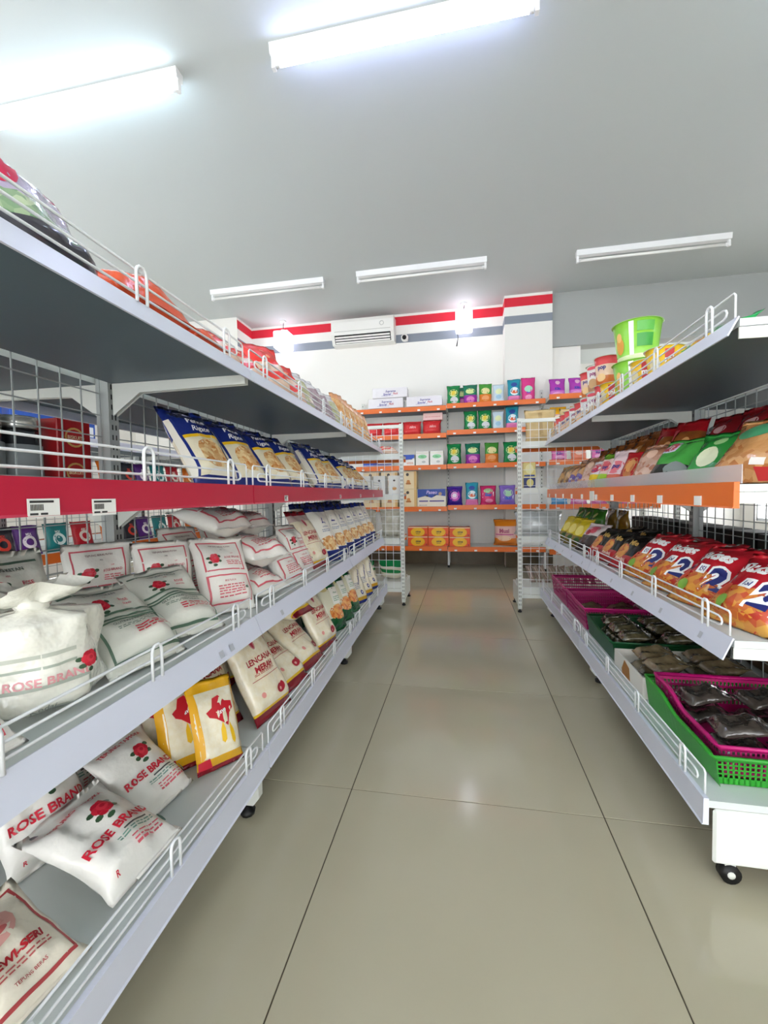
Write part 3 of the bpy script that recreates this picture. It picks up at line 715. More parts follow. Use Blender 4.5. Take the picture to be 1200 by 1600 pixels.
def kat(u, v):
    a = -math.pi / 2 + u * 1.2; j = min(rows - 2, int(v * (rows - 1))); t = v * (rows - 1) - j; kf = (a % (2 * math.pi)) / (2 * math.pi) * n; k = int(kf) % n; q = kf - int(kf)
    P = lambda jj, kk: Vector(prof[jj * n + kk % n])
    p = (P(j, k) * (1 - q) + P(j, k + 1) * q) * (1 - t) + (P(j + 1, k) * (1 - q) + P(j + 1, k + 1) * q) * t
    return p, Vector((math.cos(a), math.sin(a), 0))
reg('knotbag', mbk, [('print', prints(Face(kat, .115, .23), [('rect', -.5, .50, .45, .53, i('b9bdb0')), ('rect', -.5, .42, .45, .44, i('a9b2a4')), ('text', 'ROSE BRAND', .1, .33, .13, i('dc9a9e'), .03, 0, 1.1), ('frame', -.6, .08, .6, .3, .05, i('a8b0a4')), ('rose', .62, .40, .14), ('text', 'Kedai', .0, .12, .1, i('8a8f88'))]), None)],
    [('knot', MB().tube([(.02 * math.cos(a), .02 * math.sin(a) * .8, .195 + .004 * math.sin(2 * a)) for a in [q * .6283 for q in range(10)]], .009, HAZE, 8, closed=True), None)])
# ------------------------------------------------------------------ flour side, bottom shelf
ZB, ZM, ZR, ZT = .216, .629, 1.033, 1.389
def L(key, name, label, cat, x, y, z, yaw=90, lean=20, roll=0, group=None, scale=1):
    return put(key, name, label, cat, Lw(x, y), yaw + 1.26, lean, roll, group, z, scale)
fb = 'flour bag'
L('dewi', 'flour_bag', 'ivory flour bag printed DEWI-SERI in a red frame, on the bottom shelf', fb, -.02, .515, ZB, 82, 70, 0, None, .74)
L('tapioca1', 'flour_bag', 'white tapioca bag with rose print leaning behind another, next to the DEWI-SERI bag', fb, -.262, .765, ZB, 80, 28)
L('tapioca2', 'flour_bag', 'white tapioca bag with large ROSE BRAND lettering lying against the bottom wire guard', fb, -.012, .745, ZB, 86, 72)
L('tapioca3', 'flour_bag', 'white tapioca bag with ROSE BRAND lettering lying beside the yellow-edged bags', fb, -.11, .93, ZB, 84, 52, 0, None, .95)
L('tapioca1', 'flour_bag', 'white tapioca bag tucked at the back behind the other rose bags, bottom shelf', fb, -.375, .92, ZB, 86, 12)
g = 'yellow bags on the bottom shelf'
L('crown1', 'rice_bag', 'yellow-edged bag with red bull-head logo, foremost beside the wire guard', 'rice bag', -.055, 1.085, ZB, 60, 24, 5, g, .86)
L('crown2', 'rice_bag', 'yellow-edged bag with red logo, second behind the foremost one', 'rice bag', -.15, 1.07, ZB, 60, 24, 3, g, .88)
L('crown1', 'rice_bag', 'yellow-edged bag third in the row, its face mostly covered', 'rice bag', -.245, 1.075, ZB, 61, 24, 1, g, .88)
L('crown2', 'rice_bag', 'yellow-edged bag at the back of the bottom shelf against the mesh', 'rice bag', -.345, 1.12, ZB, 62, 18, 0, g, .9)
g = 'red-lettered bags on the bottom shelf'
rb = 'rice bag'
ll = 'cream LENCANA MERAH bag, bottom front row'
L('lencana1', 'rice_bag', 'cream LENCANA MERAH bag standing just behind the yellow-edged bags', rb, -.15, 1.245, ZB, 78, 24, 0, g)
L('lencana2', 'rice_bag', nth(ll, 0, 'the yellow-edged bags'), rb, -.03, 1.40, ZB, 80, 27, 0, g)
L('lencana3', 'rice_bag', nth(ll, 1, 'the yellow-edged bags'), rb, -.03, 1.625, ZB, 82, 50, 0, g)
L('lencana1', 'rice_bag', nth(ll, 2, 'the yellow-edged bags'), rb, -.03, 1.845, ZB, 82, 46, 0, g)
L('lencana2', 'rice_bag', 'cream LENCANA MERAH bag standing next to the green pasta bags', rb, -.03, 2.07, ZB, 82, 26, 0, g)
for k, y in enumerate((1.46, 1.69, 1.92, 2.15)):
    L('lencana%d' % (k % 3 + 1), 'rice_bag', nth('cream bag with maroon top, rear row', k, 'the yellow-edged bags'), rb, -.30, y, ZB, 86, 10, 0, 'rear row of red-lettered bags', .98)
L('lencana3', 'rice_bag', 'cream LENCANA MERAH bag lying on top of the standing ones, maroon end towards the aisle', rb, -.02, 1.73, .46, 80, 84, 0, None, .8)
g = 'green pasta bags on the bottom shelf'
for k, (x, y, yw) in enumerate(((-.05, 2.33, 66), (-.05, 2.52, 66), (-.05, 2.71, 66))):
    L('greenpasta%d' % (k % 2 + 1), 'pasta_bag', nth('dark green pasta bag with food picture, front row', k, 'LENCANA MERAH'), 'pasta bag', x, y, ZB, yw, 22, 0, g)
for k, (x, y, yw) in enumerate(((-.25, 2.44, 70), (-.25, 2.64, 70))):
    L('greenpasta%d' % (k % 2 + 1), 'pasta_bag', nth('dark green pasta bag half hidden in the rear row', k, 'LENCANA MERAH'), 'pasta bag', x, y, ZB, yw, 12, 0, 'rear green pasta bags')
g = 'blue-lettered cream bags'
for k, y in enumerate((2.94, 3.16, 3.39)):
    L('bluewhite', 'rice_bag', nth('cream bag with slanting blue lettering', k, 'the green pasta bags'), rb, -.055, y, ZB, 66, 22, 0, g)
# ------------------------------------------------------------------ flour side, middle shelf
L('beras1', 'flour_bag', 'white rice flour bag with red frame beside the knotted carrier bag', fb, -.03, .435, ZM, 84, 60, 0, None, .8)
L('knotbag', 'carrier_bag', 'hazy white carrier bag tied in a knot around a flour bag', 'carrier bag', -.125, .62, ZM, 55, 0, 0, None, .97)
L('ketan1', 'flour_bag', 'green-lined glutinous rice flour bag next to the knotted carrier bag', fb, -.045, .815, ZM, 78, 56, 0, None, .95)
L('ketan2', 'flour_bag', 'green-lined glutinous rice flour bag leaning between the framed red bag and its twin', fb, -.065, .995, ZM, 66, 54, 2, None, .93)
L('ketan3', 'flour_bag', 'green-lined flour bag slumped behind the knotted carrier bag', fb, -.27, .54, ZM, 78, 28)
L('ketan1', 'flour_bag', 'flour bag lying in the dark against the mesh, top flap crumpled', fb, -.30, .76, ZM, 82, 24)
L('beras2', 'flour_bag', 'white rice flour bag with red frames facing the entrance, upright on the middle shelf', fb, -.095, 1.235, ZM, 57, 26, 3, None, .95)
L('beras3', 'flour_bag', 'white rice flour bag, second behind the upright one facing the entrance', fb, -.25, 1.15, ZM, 57, 10, 0, None, .9)
L('beras1', 'flour_bag', 'white rice flour bag at the mesh, third behind the upright one', fb, -.39, 1.05, ZM, 62, 4, 0, None, .92)
g = 'piled rice flour bags'
pl = 'white rice flour bag with red frame in the pile on the middle shelf'
L('beras1', 'flour_bag', pl, fb, -.03, 1.44, ZM, 78, 74, 0, g)
L('beras3', 'flour_bag', pl, fb, -.345, 1.40, ZM, 84, 12, 0, g)
L('beras2', 'flour_bag', pl, fb, -.03, 1.44, ZM + .11, 72, 78, 0, g)
L('beras2', 'flour_bag', pl, fb, -.13, 1.37, ZM + .225, 76, 78, 0, g, .95)
L('beras3', 'flour_bag', pl, fb, -.15, 1.60, ZM + .215, 84, 76, 0, g, .95)
L('beras1', 'flour_bag', pl, fb, -.345, 1.63, ZM, 86, 10, 0, g)
L('beras2', 'flour_bag', 'white rice flour bag with a rose standing at the end of the flour pile', fb, -.055, 1.68, ZM, 80, 36, 0, None, .9)
L('clearbean', 'carrier_bag', 'clear crumpled bag behind the flour pile', 'plastic bag', -.33, 1.84, ZM, 84, 12)
L('beras3', 'flour_bag', 'white bag in cloudy film between the rose bag and LENCANA MERAH', fb, -.075, 1.87, ZM, 82, 24, 0, None, .95)
L('lencana2', 'rice_bag', 'cream LENCANA MERAH bag alone on the middle shelf beside the pasta', rb, -.065, 2.065, ZM, 78, 26, 0, None, .93)
g = 'pasta bags on the middle shelf'
for k, y in enumerate((2.27, 2.46, 2.65, 2.84, 3.03, 3.22, 3.41)):
    L('fusilli%d' % (k % 2 + 1), 'pasta_bag', nth('white pasta bag with triangle logo, middle shelf', k, 'LENCANA MERAH'), 'pasta bag', -.065, y, ZM, 68, 22, 0, g)
for k, y in enumerate((2.40, 2.62, 2.84, 3.06, 3.28)):
    L('fusilli%d' % (k % 2 + 1), 'pasta_bag', nth('white pasta bag in the rear row', k, 'the flour pile'), 'pasta bag', -.26, y, ZM, 80, 10, 0, 'rear pasta bags on the middle shelf')
# ------------------------------------------------------------------ flour side, red-lipped shelf
g = 'macaroni bags on the red-lipped shelf'
lp = 'navy and cream macaroni bag with yellow band, leaning on the red-lipped shelf'
for k, (x, y, yw, ln) in enumerate(((-.14, 1.27, 74, 34), (-.11, 1.46, 74, 36), (-.09, 1.66, 74, 38), (-.085, 1.87, 74, 38), (-.085, 2.28, 74, 34), (-.085, 2.48, 74, 36), (-.085, 2.90, 74, 38), (-.085, 3.11, 74, 40), (-.085, 3.32, 74, 42))):
    L('penne%d' % (k % 3 + 1), 'macaroni_bag', nth('navy and cream macaroni bag on the red-lipped shelf', k, 'the red tins'), 'macaroni bag', x, y, ZR, yw, ln, 0, g, .88)
for x, y, q in ((-.24, 2.08, 'nearer'), (-.24, 2.69, 'farther')):
    L('penne2', 'macaroni_bag', 'navy macaroni bag set back in a gap of the row, %s to the red tins' % q, 'macaroni bag', x, y, ZR, 78, 22, 0, 'recessed macaroni bags', .82)
# ------------------------------------------------------------------ flour side, top shelf
L('sweets', 'sweets_bag', 'shiny clear bag of red and green sweets by the top wire guard', 'sweets bag', -.04, .61, ZT, 86, 30, 0, None, .9)
L('orangesnack', 'snack_bag', 'orange-red snack bag lying flat on the top shelf beside the shiny sweets bag', 'snack bag', -.02, .87, ZT, 88, 74, 0)
L('orangesnack', 'snack_bag', 'small red snack bag lying at the end of the flat orange one', 'snack bag', -.016, 1.06, ZT, 90, 82, 0, None, .6)
g = 'red pouches on the top shelf'
for k, (x, y, ln, sc) in enumerate(((-.055, 1.19, 44, .85), (-.055, 1.36, 44, .85), (-.055, 1.56, 28, 1.02), (-.055, 1.76, 32, .98))):
    L('redpouch', 'red_pouch', nth('red and clear pouch behind the top wire guard', k, 'the flat orange-red bag'), 'pouch', x, y, ZT, 66, ln, 0, g, sc)
L('cleargreen', 'bean_bag', 'clear bag of tan beans next to the last red pouch', 'bean bag', -.08, 1.97, ZT, 72, 24)
g = 'purple bean bags'
for y in (2.14, 2.30): L('clearbean', 'bean_bag', 'clear bag of purplish beans on the top shelf', 'bean bag', -.07, y, ZT, 72, 26, 0, g)
L('bluetop', 'bean_bag', 'clear bag with blue header standing behind the purplish beans', 'bean bag', -.20, 2.40, ZT, 70, 14, 0, None, 1.05)
L('cleargreen', 'bean_bag', 'clear bag of olive beans between the purplish beans and the orange noodles', 'bean bag', -.07, 2.47, ZT, 72, 22)
for x, y in ((-.20, 2.68), (-.20, 2.86)): L('bluetop', 'bean_bag', 'blue-topped bag standing behind the orange noodle packs', 'bean bag', x, y, ZT, 75, 10, 0, 'blue-topped bags behind noodles', 1.08)
g = 'orange noodle packs'
for k, y in enumerate((2.64, 2.79, 2.94, 3.09, 3.24, 3.39)): L('noodlepack', 'noodle_pack', nth('tall pack of orange noodles on the top shelf', k, 'the olive beans'), 'noodle pack', -.07, y, ZT, 70, 14, 0, g, .9)
# ------------------------------------------------------------------ things on the far side of the flour run, seen through the mesh
JAR = mat('dark_jar_glass', '2a2c30', .1, coat=.5); JLAB = mat('grey_jar_label', '8c9294', .5)
def jar(label, x, y, z, group):
    t = thing('jar', label, 'jar', Lw(x, y, z), 0, group)
    MB().lathe([(.05, 0), (.054, .01), (.054, .15), (.045, .17)], JAR, 20).build('body', t)
    MB().lathe([(.0546, .03), (.0546, .125)], JLAB, 20).build('jar_label', t)
    MB().lathe([(.048, .17), (.05, .175), (.05, .2), (.047, .205)], mat('silver_lid', 'c9c8c2', .25, metal=.8), 20).build('lid', t)
for k in range(4): jar('dark jar with grey label and silver lid standing behind the mesh', -.60, .69 + .107 * k, 1.034, 'dark jars behind the mesh')
carton('redtin', .115, .104, .1, mat('red_tin', 'a3161c', .3), [('ell', 0, .5, .6, .3, i('c9a05a')), ('ell', 0, .5, .5, .24, i('b01c20')), ('text', 'BISKUIT', 0, .5, .2, i('e8d8b0'), .02, 0, .9)])
for k, (y, z) in enumerate(((1.13, 1.034), (1.13, 1.141))):
    put('redtin', 'biscuit_tin', ('lower' if k == 0 else 'upper') + ' of two stacked red tins behind the mesh next to the jars', 'tin', Lw(-.585, y), 90, 0, 0, 'red tins behind the mesh', z)
# the next run across the neighbouring aisle
for k, (lab, y0) in enumerate((('orange-lipped shelving bay seen through the mesh, holding sauce pouches', 1.0), ('orange-lipped shelving bay beyond the sauce pouch bay, seen through the mesh', 2.2), ('orange-lipped shelving bay nearest the back wall in the next run', 3.4))):
    gondola_bay(lab, (-2.42, y0, 0), 0, 1.2, [(.215, 'flat', ORANGE, False, 0, .06), (.68, 'flat', ORANGE, False, 0, .055), (1.10, 'flat', ORANGE, False, 0, .055), (1.40, 'flat', STEEL, False, 0, .05)], k == 0 or True, k == 2)
for s, (c1, c2) in enumerate((('c0202c', 'e8d8c8'), ('5a2a7c', 'f0e6e8'), ('d9701c', 'f4e0c0'), ('1c7c7c', 'e0f0e8'), ('2a2a30', 'd84030'))):
    pouch('sauce%d' % s, .14, .17, .05, [(1, plastic(c1))], [('ell', 0, .42, .55, .22, i(c2)), ('ell', 0, .42, .3, .12, i(c1)), ('text', 'ABC' if s == 0 else 'MIX', 0, .68, .2, i(c2), .04)], seed=110 + s, nu=8, nv=10)
SN = ('red sauce pouch lettered ABC', 'purple sauce pouch with pale oval', 'orange sauce pouch with cream oval', 'teal sauce pouch with pale oval', 'black and red sauce pouch')
for zz, shn in ((.681, 'middle'), (1.101, 'upper'), (.216, 'bottom')):
    for k in range(18):
        s = (k * 7 + int(zz * 10)) % 5
        put('sauce%d' % s, 'sauce_pouch', SN[s] + ' on the %s shelf of the next run' % shn, 'pouch', (-2.5, 1.12 + .185 * k + (.04 if (k % 5) > 2 else 0), zz), 84, 12, 0, SN[s].split(' ')[0] + ' pouches on the %s shelf' % shn, None, 1.05 if zz != .216 else 1.12)
carton('bluecarton', .26, .2, .12, mat('blue_carton', '2c5fc0', .4), [('rect', -.9, .1, .9, .45, i('f4f6fa')), ('text', 'MILK', 0, .7, .25, WH, .03)])
for k, y in enumerate((1.2, 1.5, 1.8, 2.1, 2.4)):
    put('bluecarton', 'milk_carton', 'blue and white carton on top of the next run', 'carton', (-2.55, y, 1.401), 90, 0, 0, 'blue cartons on top of the next run')
carton('brownblocker', .3, .2, .2, mat('brown_blocker_card', '6a5238', .6), [('rect', -1, .45, 1, .55, i('8a7452'))])  # added boxes that block light behind the mesh of both runs
for k in range(9): put('brownblocker', 'case', nth('added light-blocking brown box behind the flour mesh', k, 'the entrance'), 'box', Lw(-.66, .3 + .36 * k), 90, 0, 0, 'added brown blockers behind the flour mesh', .216)
# ------------------------------------------------------------------ snack side: packet kinds
def snack(key, W, H, Tk, bands, spec, seed, wr=.008): pouch(key, W, H, Tk, bands, spec, seed=seed, wr=wr, nu=10, nv=14)
BREAD = mat('brown_bread_window', 'a4622a', .16, var=1, vscale=30, col2='7a3e18', coat=.6, bump=.3, bscale=25)
CRISP = mat('tan_cracker_window', 'd6a066', .16, var=1, vscale=40, col2='b06a34', voro=True, coat=.6, bump=.3, bscale=25)
CRISP2 = mat('pink_cracker_window', 'd8b09a', .16, var=1, vscale=40, col2='a8603c', voro=True, coat=.6, bump=.3, bscale=25)
NOOD = mat('noodle_picture', 'e0a03c', .3, var=1, vscale=55, col2='c24a24', voro=True)
for s in (1, 2):
    snack('twinnoodle%d' % s, .22, .235, .075, [(.3, mat('noodle_pack_foot', 'd9a24a', .25, var=1, vscale=45, col2='c03c2c', voro=True, coat=.4)), (1, plastic('c3202e', .22))], [
        ('ell', .0, .26, .85, .2, NOOD, 16, .05, 4), ('text', 'Sukses', -.05, .74, .34, WH, .07, .25, 1.6), ('text', '2', .55, .40, .66, WH, .17), ('text', '2', .55, .40, .64, i('1a2470'), .07), ('rect', -.2, .42, .14, .56, WH), ('text', 'ISI', -.03, .49, .16, i('2a3480'), .03),
        ('ell', -.55, .36, .2, .1, i('e0502c')), ('ell', -.3, .2, .16, .08, i('7aa83c'))], 200 + s, .01)
snack('riceroll', .24, .22, .07, [(.25, mat('cracker_tan', 'd9b67e', .25, var=1, vscale=30, col2='b5854a', coat=.4)), (.6, plastic('2e7a3a', .2)), (.8, plastic('cfa56a', .2)), (1, plastic('e0cfa0', .2))], [('rect', -.2, .05, .05, .62, WH), ('ell', .2, .85, .6, .12, i('e8b080')), ('ell', .3, .9, .5, .1, i('22307c')), ('ell', .4, .9, .3, .06, i('f0f0f0'))], 205)
snack('blacknoodle', .19, .2, .065, [(.3, plastic('b02028', .22)), (1, plastic('24201e', .2))], [('ell', -.2, .4, .5, .2, NOOD, 14, .05, 3), ('text', 'Mie', .3, .66, .3, i('d8b060'), .04), ('text', 'Rendang', .1, .2, .16, i('f0d0c0'), .03)], 207)
snack('pinkwhite', .2, .2, .06, [(.5, plastic('3a2c2a', .2)), (1, plastic('e6d6d6', .2))], [('ell', .1, .72, .5, .14, i('d05068')), ('ell', -.3, .6, .2, .1, i('b0303c'))], 209)
snack('yellowpack', .17, .2, .06, [(.35, plastic('7c6a24', .2)), (1, plastic('e0c41e', .2))], [('ell', 0, .55, .5, .18, i('f2e070')), ('ell', .2, .2, .3, .1, i('3a5a24'))], 211)
snack('greenpack', .17, .22, .06, [(1, plastic('3f7a26', .2))], [('ell', 0, .5, .5, .2, i('8ab040')), ('ell', 0, .8, .3, .08, i('c8d070'))], 213)
snack('olivebag', .2, .22, .06, [(1, mat('golden_cracker', 'b4862c', .2, var=1, vscale=30, col2='7c5a1c', coat=.5))], [], 215)
snack('bread', .13, .24, .07, [(.45, mat('orange_cake_film', 'd07a22', .18, coat=.5)), (1, BREAD)], [('rect', -.7, .48, .7, .58, i('efe6d8')), ('ell', 0, .75, .4, .1, i('c89050'))], 217)
snack('redbread', .14, .27, .07, [(.2, plastic('e0b030', .2)), (.4, plastic('e8e2da', .2)), (.8, BREAD), (1, plastic('b01822', .2))], [('rect', -.9, .38, .9, .43, i('c01c28')), ('ell', .3, .6, .3, .1, i('d8a060')), ('rect', -.9, .45, -.5, .85, i('c01c28'))], 219)
snack('darkred', .14, .26, .07, [(.5, BREAD), (1, plastic('7c141c', .2))], [('ell', 0, .75, .4, .06, i('c8a0a0'))], 221)
snack('greenchip', .22, .22, .08, [(.3, plastic('2a2e2c', .15, .5, 20)), (1, plastic('4fae4c', .12, .5, 18))], [('ell', -.55, .75, .38, .16, i('d8d8e8')), ('ell', -.55, .75, .3, .12, i('c03848')), ('text', 'chip', -.55, .75, .16, WH, .03), ('ell', .3, .2, .4, .12, i('8a9490')), ('poly', [(.6, .0), (.95, .0), (.95, .9), (.75, .7)], i('1f8a34'))], 223, .012)
snack('greenbag2', .16, .2, .07, [(1, plastic('2c8a3a', .12, .5, 18))], [('ell', 0, .4, .4, .2, i('e0e6c0')), ('ell', .2, .7, .3, .08, i('a0d08a'))], 225, .012)
snack('blackbag', .18, .24, .07, [(1, plastic('1d2422', .12, .5, 18))], [('ell', 0, .6, .4, .12, i('2a7a3a')), ('ell', 0, .3, .3, .08, i('8a8f3c'))], 227, .012)
snack('poppack_y', .12, .16, .06, [(.45, plastic('e6c816', .2)), (1, plastic('e8e0e4', .2))], [('ell', 0, .68, .7, .18, i('d43a4c')), ('text', 'top', .05, .62, .34, i('223080'), .06)], 229)
snack('poppack_g', .14, .19, .06, [(.35, plastic('9ac424', .2)), (.8, plastic('ecc8c0', .2)), (1, plastic('6aa02c', .2))], [('ell', -.1, .58, .75, .16, i('d8505c')), ('text', 'top', 0, .56, .3, i('223080'), .06)], 231)
snack('poppack_p', .14, .19, .06, [(.3, plastic('d86a54', .2)), (1, plastic('ecd0d4', .2))], [('ell', 0, .5, .8, .18, i('e0707c')), ('text', 'pop', 0, .55, .32, i('223080'), .06)], 233)
snack('tanpack', .15, .18, .06, [(1, CRISP)], [('ell', 0, .35, .6, .16, i('5a4a9c')), ('text', 'pop', 0, .35, .26, i('e8dcd0'), .05)], 235)
snack('tanpack2', .15, .2, .065, [(1, CRISP2)], [('ell', .1, .7, .4, .1, i('e0b8a0'))], 237)
snack('choco', .14, .18, .06, [(1, mat('chocolate_window', '5c3a24', .16, var=1, vscale=35, col2='c8964e', voro=True, coat=.6))], [], 239)
snack('orangecorner', .24, .22, .07, [(1, CRISP)], [('rect', .2, .03, .8, .14, i('d03434')), ('rect', .1, .16, .4, .25, i('efe8e0')), ('ell', -.3, .7, .5, .12, i('4a9a6c'))], 241)
snack('crackerred', .13, .17, .055, [(1, plastic('c01f28', .18))], [('ell', .1, .5, .6, .3, i('b86a30')), ('ell', .1, .55, .4, .18, i('d09050'))], 243)
def Rt(key, name, label, cat, x, y, z, yaw=-90, lean=20, roll=0, group=None, scale=1):
    """snack side: x toward the aisle from the shelf front, y is the world distance from the entrance."""
    return put(key, name, label, cat, Rw(x, RY1 - y), yaw - .46, lean, roll, group, z, scale)
RZB, RZM, RZO, RZT = .226, .633, 1.013, 1.403
# middle shelf
g = 'red twin noodle packs'; tw = 'red noodle pack marked ISI 2 in the front row'
for k, y in enumerate((1.27, 1.485, 1.70, 1.915)):
    Rt('twinnoodle%d' % (k % 2 + 1), 'noodle_pack', nth(tw, k, 'the open shelf end'), 'noodle pack', -.055, y, RZM, -78, 42, 0, g)
for k, y in enumerate((1.50, 1.72, 1.94, 2.16, 2.37)):
    Rt('twinnoodle%d' % (k % 2 + 1), 'noodle_pack', nth('red noodle pack lying in the rear row', k, 'the green cracker pack'), 'noodle pack', -.255, y, RZM, -84, 52, 0, 'rear red noodle packs', .92)
Rt('riceroll', 'cracker_pack', 'green and tan cracker pack lying on top behind the last red noodle packs', 'cracker pack', -.23, 1.33, RZM + .085, -72, 62)
g = 'black noodle packs'
for k, y in enumerate((2.14, 2.34, 2.53)): Rt('blacknoodle', 'noodle_pack', nth('black and red noodle pack with gold lettering', k, 'the red noodle packs'), 'noodle pack', -.06, y, RZM, -76, 40, 0, g)
for k, y in enumerate((2.58, 2.78)): Rt('blacknoodle', 'noodle_pack', 'black noodle pack in the rear row next to the golden bags', 'noodle pack', -.25, y, RZM, -84, 44, 0, 'rear black noodle packs')
Rt('pinkwhite', 'noodle_pack', 'white pack with pink marks between the black noodles and the yellow packs', 'noodle pack', -.06, 2.74, RZM, -70, 36)
g = 'yellow packs'
for k, y in enumerate((2.93, 3.11, 3.29)): Rt('yellowpack', 'snack_pack', nth('bright yellow pack behind the middle wire guard', k, 'the pink-marked white pack'), 'snack pack', -.06, y, RZM, -72, 26, 0, g)
for k, y in enumerate((3.08, 3.27, 3.45)): Rt('greenpack', 'snack_pack', nth('dark green pack standing behind the yellow packs', k, 'the golden bags'), 'snack pack', -.2, y, RZM, -78, 12, 0, 'dark green packs', 1.12)
for k, y in enumerate((3.03, 3.25)): Rt('olivebag', 'cracker_pack', 'golden brown bag at the mesh above the rear row', 'cracker pack', -.37, y, RZM, -90, 2, 0, 'golden bags', 1.08)
# orange-lipped shelf
Rt('orangecorner', 'cracker_pack', 'tan cracker pack with red corner at the open end of the orange-lipped shelf', 'cracker pack', -.09, 1.275, RZO, -70, 34)
Rt('greenbag2', 'chip_bag', 'small glossy green bag beside the big green chip bag', 'chip bag', -.09, 1.49, RZO, -66, 34)
Rt('greenchip', 'chip_bag', 'large glossy green chip bag with red oval and dark contents', 'chip bag', -.085, 1.72, RZO, -66, 38)
Rt('tanpack2', 'cracker_pack', 'tan cracker pack next to the large green chip bag', 'cracker pack', -.07, 1.92, RZO, -70, 30)
Rt('crackerred', 'cracker_pack', 'red cracker pack with brown biscuit picture', 'cracker pack', -.07, 2.07, RZO, -70, 22)
Rt('poppack_p', 'snack_pack', 'pale pink pack lettered pop', 'snack pack', -.065, 2.22, RZO, -70, 20)
Rt('poppack_g', 'snack_pack', 'pink and lime green pack lettered top', 'snack pack', -.065, 2.39, RZO, -70, 20)
Rt('poppack_y', 'snack_pack', 'yellow-footed pack lettered top', 'snack pack', -.065, 2.56, RZO, -70, 20)
Rt('tanpack2', 'cracker_pack', 'tan cracker pack beside the yellow-footed pack', 'cracker pack', -.065, 2.72, RZO, -72, 22)
g = 'tan packs with violet oval'
for y in (2.89, 3.06): Rt('tanpack', 'cracker_pack', 'tan cracker pack with violet oval near the end shelf', 'cracker pack', -.065, y, RZO, -72, 22, 0, g)
for y in (3.23, 3.41): Rt('choco', 'cracker_pack', 'dark brown chocolate pack at the far end of the orange-lipped shelf', 'cracker pack', -.065, y, RZO, -74, 22, 0, 'chocolate packs')
g = 'brown cake packs'
for y in (2.42, 2.57, 2.72, 2.87, 3.02): Rt('bread', 'cake_pack', 'brown cake pack with white tag in the rear row', 'cake pack', -.21, y, RZO, -74, 18, 0, g, 1.1)
for y in (2.5, 2.68, 2.86): Rt('bread', 'cake_pack', 'brown cake pack at the mesh behind the other cakes', 'cake pack', -.34, y, RZO, -80, 8, 0, 'cake packs at the mesh', 1.25)
for y in (3.2, 3.37): Rt('tanpack2', 'cracker_pack', 'pale tan pack standing behind the chocolate packs', 'cracker pack', -.2, y, RZO, -76, 14, 0, 'pale tan packs', 1.1)
g = 'red-topped bread packs'
for y in (1.98, 2.14): Rt('redbread', 'bread_pack', 'tall bread pack with red top and white band', 'bread pack', -.21, y, RZO, -70, 22, 0, g, 1.1)
for y in (1.64, 1.82): Rt('darkred', 'bread_pack', 'tall bread pack with dark red top behind the large green chip bag', 'bread pack', -.27, y, RZO, -72, 20, 0, 'dark red bread packs', 1.1)
Rt('yellowpack', 'snack_pack', 'yellow pack behind the small glossy green bag', 'snack pack', -.27, 1.45, RZO, -78, 10, 0, None, 1.05)
Rt('blackbag', 'chip_bag', 'glossy black bag with green oval behind the tan pack with red corner', 'chip bag', -.33, 1.25, RZO, -80, 8, 0, None, 1.0)
# top shelf
GC = mat('lime_cup_paper', '8fcf4a', .25); GC2 = mat('green_cup_paper', '3c9a3c', .25); CW = mat('white_cup_paper', 'f0ece6', .3); LID = mat('cup_foil_lid', 'e8efe0', .25); LIDG = mat('lime_foil_lid', 'a8d870', .2)
cup('bigcup', .076, .097, .168, [(.12, mat('pale_cup_foot', 'dfe8c0', .3)), (1, GC)], [('rect', .0, .12, .18, .95, WH), ('rect', .3, .3, .95, .62, i('3c9a3c')), ('rect', .3, .68, .95, .92, i('5cb048')), ('ell', -.45, .4, .22, .22, i('e0a040')), ('ell', -.45, .62, .14, .12, i('f0c070'))], LIDG)
cup('popcup', .049, .06, .142, [(.3, plastic('d8763c', .25)), (.7, plastic('eac8b0', .25)), (1, plastic('dd4a4e', .25))], [('text', 'pop', .1, .62, .3, i('223080'), .06), ('ell', 0, .25, .4, .14, i('efc890'))], LID)
cup('popcupw', .049, .06, .142, [(.3, plastic('b98a6a', .25)), (1, CW)], [('text', 'pop', .1, .68, .3, i('8a2c6a'), .06), ('ell', 0, .3, .45, .18, i('c8a070')), ('ell', 0, .88, .5, .06, i('d84a5c'))], LID)
cup('yellowcup', .05, .066, .12, [(1, plastic('efc02c', .25))], [('rect', .1, .1, .5, .9, i('c8242c')), ('ell', -.4, .5, .3, .2, i('e8dcb0')), ('text', 'mi', .3, .6, .3, WH, .06)], LID)
cup('bowl', .06, .085, .085, [(.4, plastic('e8e0cc', .25)), (1, GC)], [('ell', 0, .6, .5, .3, WH), ('ell', 0, .6, .35, .18, i('d84a5c'))], LID)
nc = 'noodle cup'
Rt('bigcup', 'noodle_cup', 'large lime green noodle cup standing on the top shelf, lower of the pair', nc, -.125, 2.12, RZT, -40, 0)
Rt('bigcup', 'noodle_cup', 'large lime green noodle cup stacked on top of its twin', nc, -.125, 2.12, RZT + .171, -40, 0)
g = 'orange-red noodle cups'
for y, zz in ((2.42, 0), (2.42, .145), (2.85, 0), (3.13, 0), (3.27, 0), (3.41, 0)): Rt('popcup', 'noodle_cup', 'orange-red noodle cup lettered pop on the top shelf', nc, -.09, y, RZT + zz, -50, 0, 0, g)
g = 'white noodle cups'
for y, zz in ((2.57, 0), (2.57, .145), (2.71, 0), (2.99, 0)): Rt('popcupw', 'noodle_cup', 'white noodle cup with violet lettering on the top shelf', nc, -.09, y, RZT + zz, -50, 0, 0, g)
Rt('popcup', 'noodle_cup', 'orange-red noodle cup stacked on a white one', nc, -.09, 2.71, RZT + .145, -50, 0)
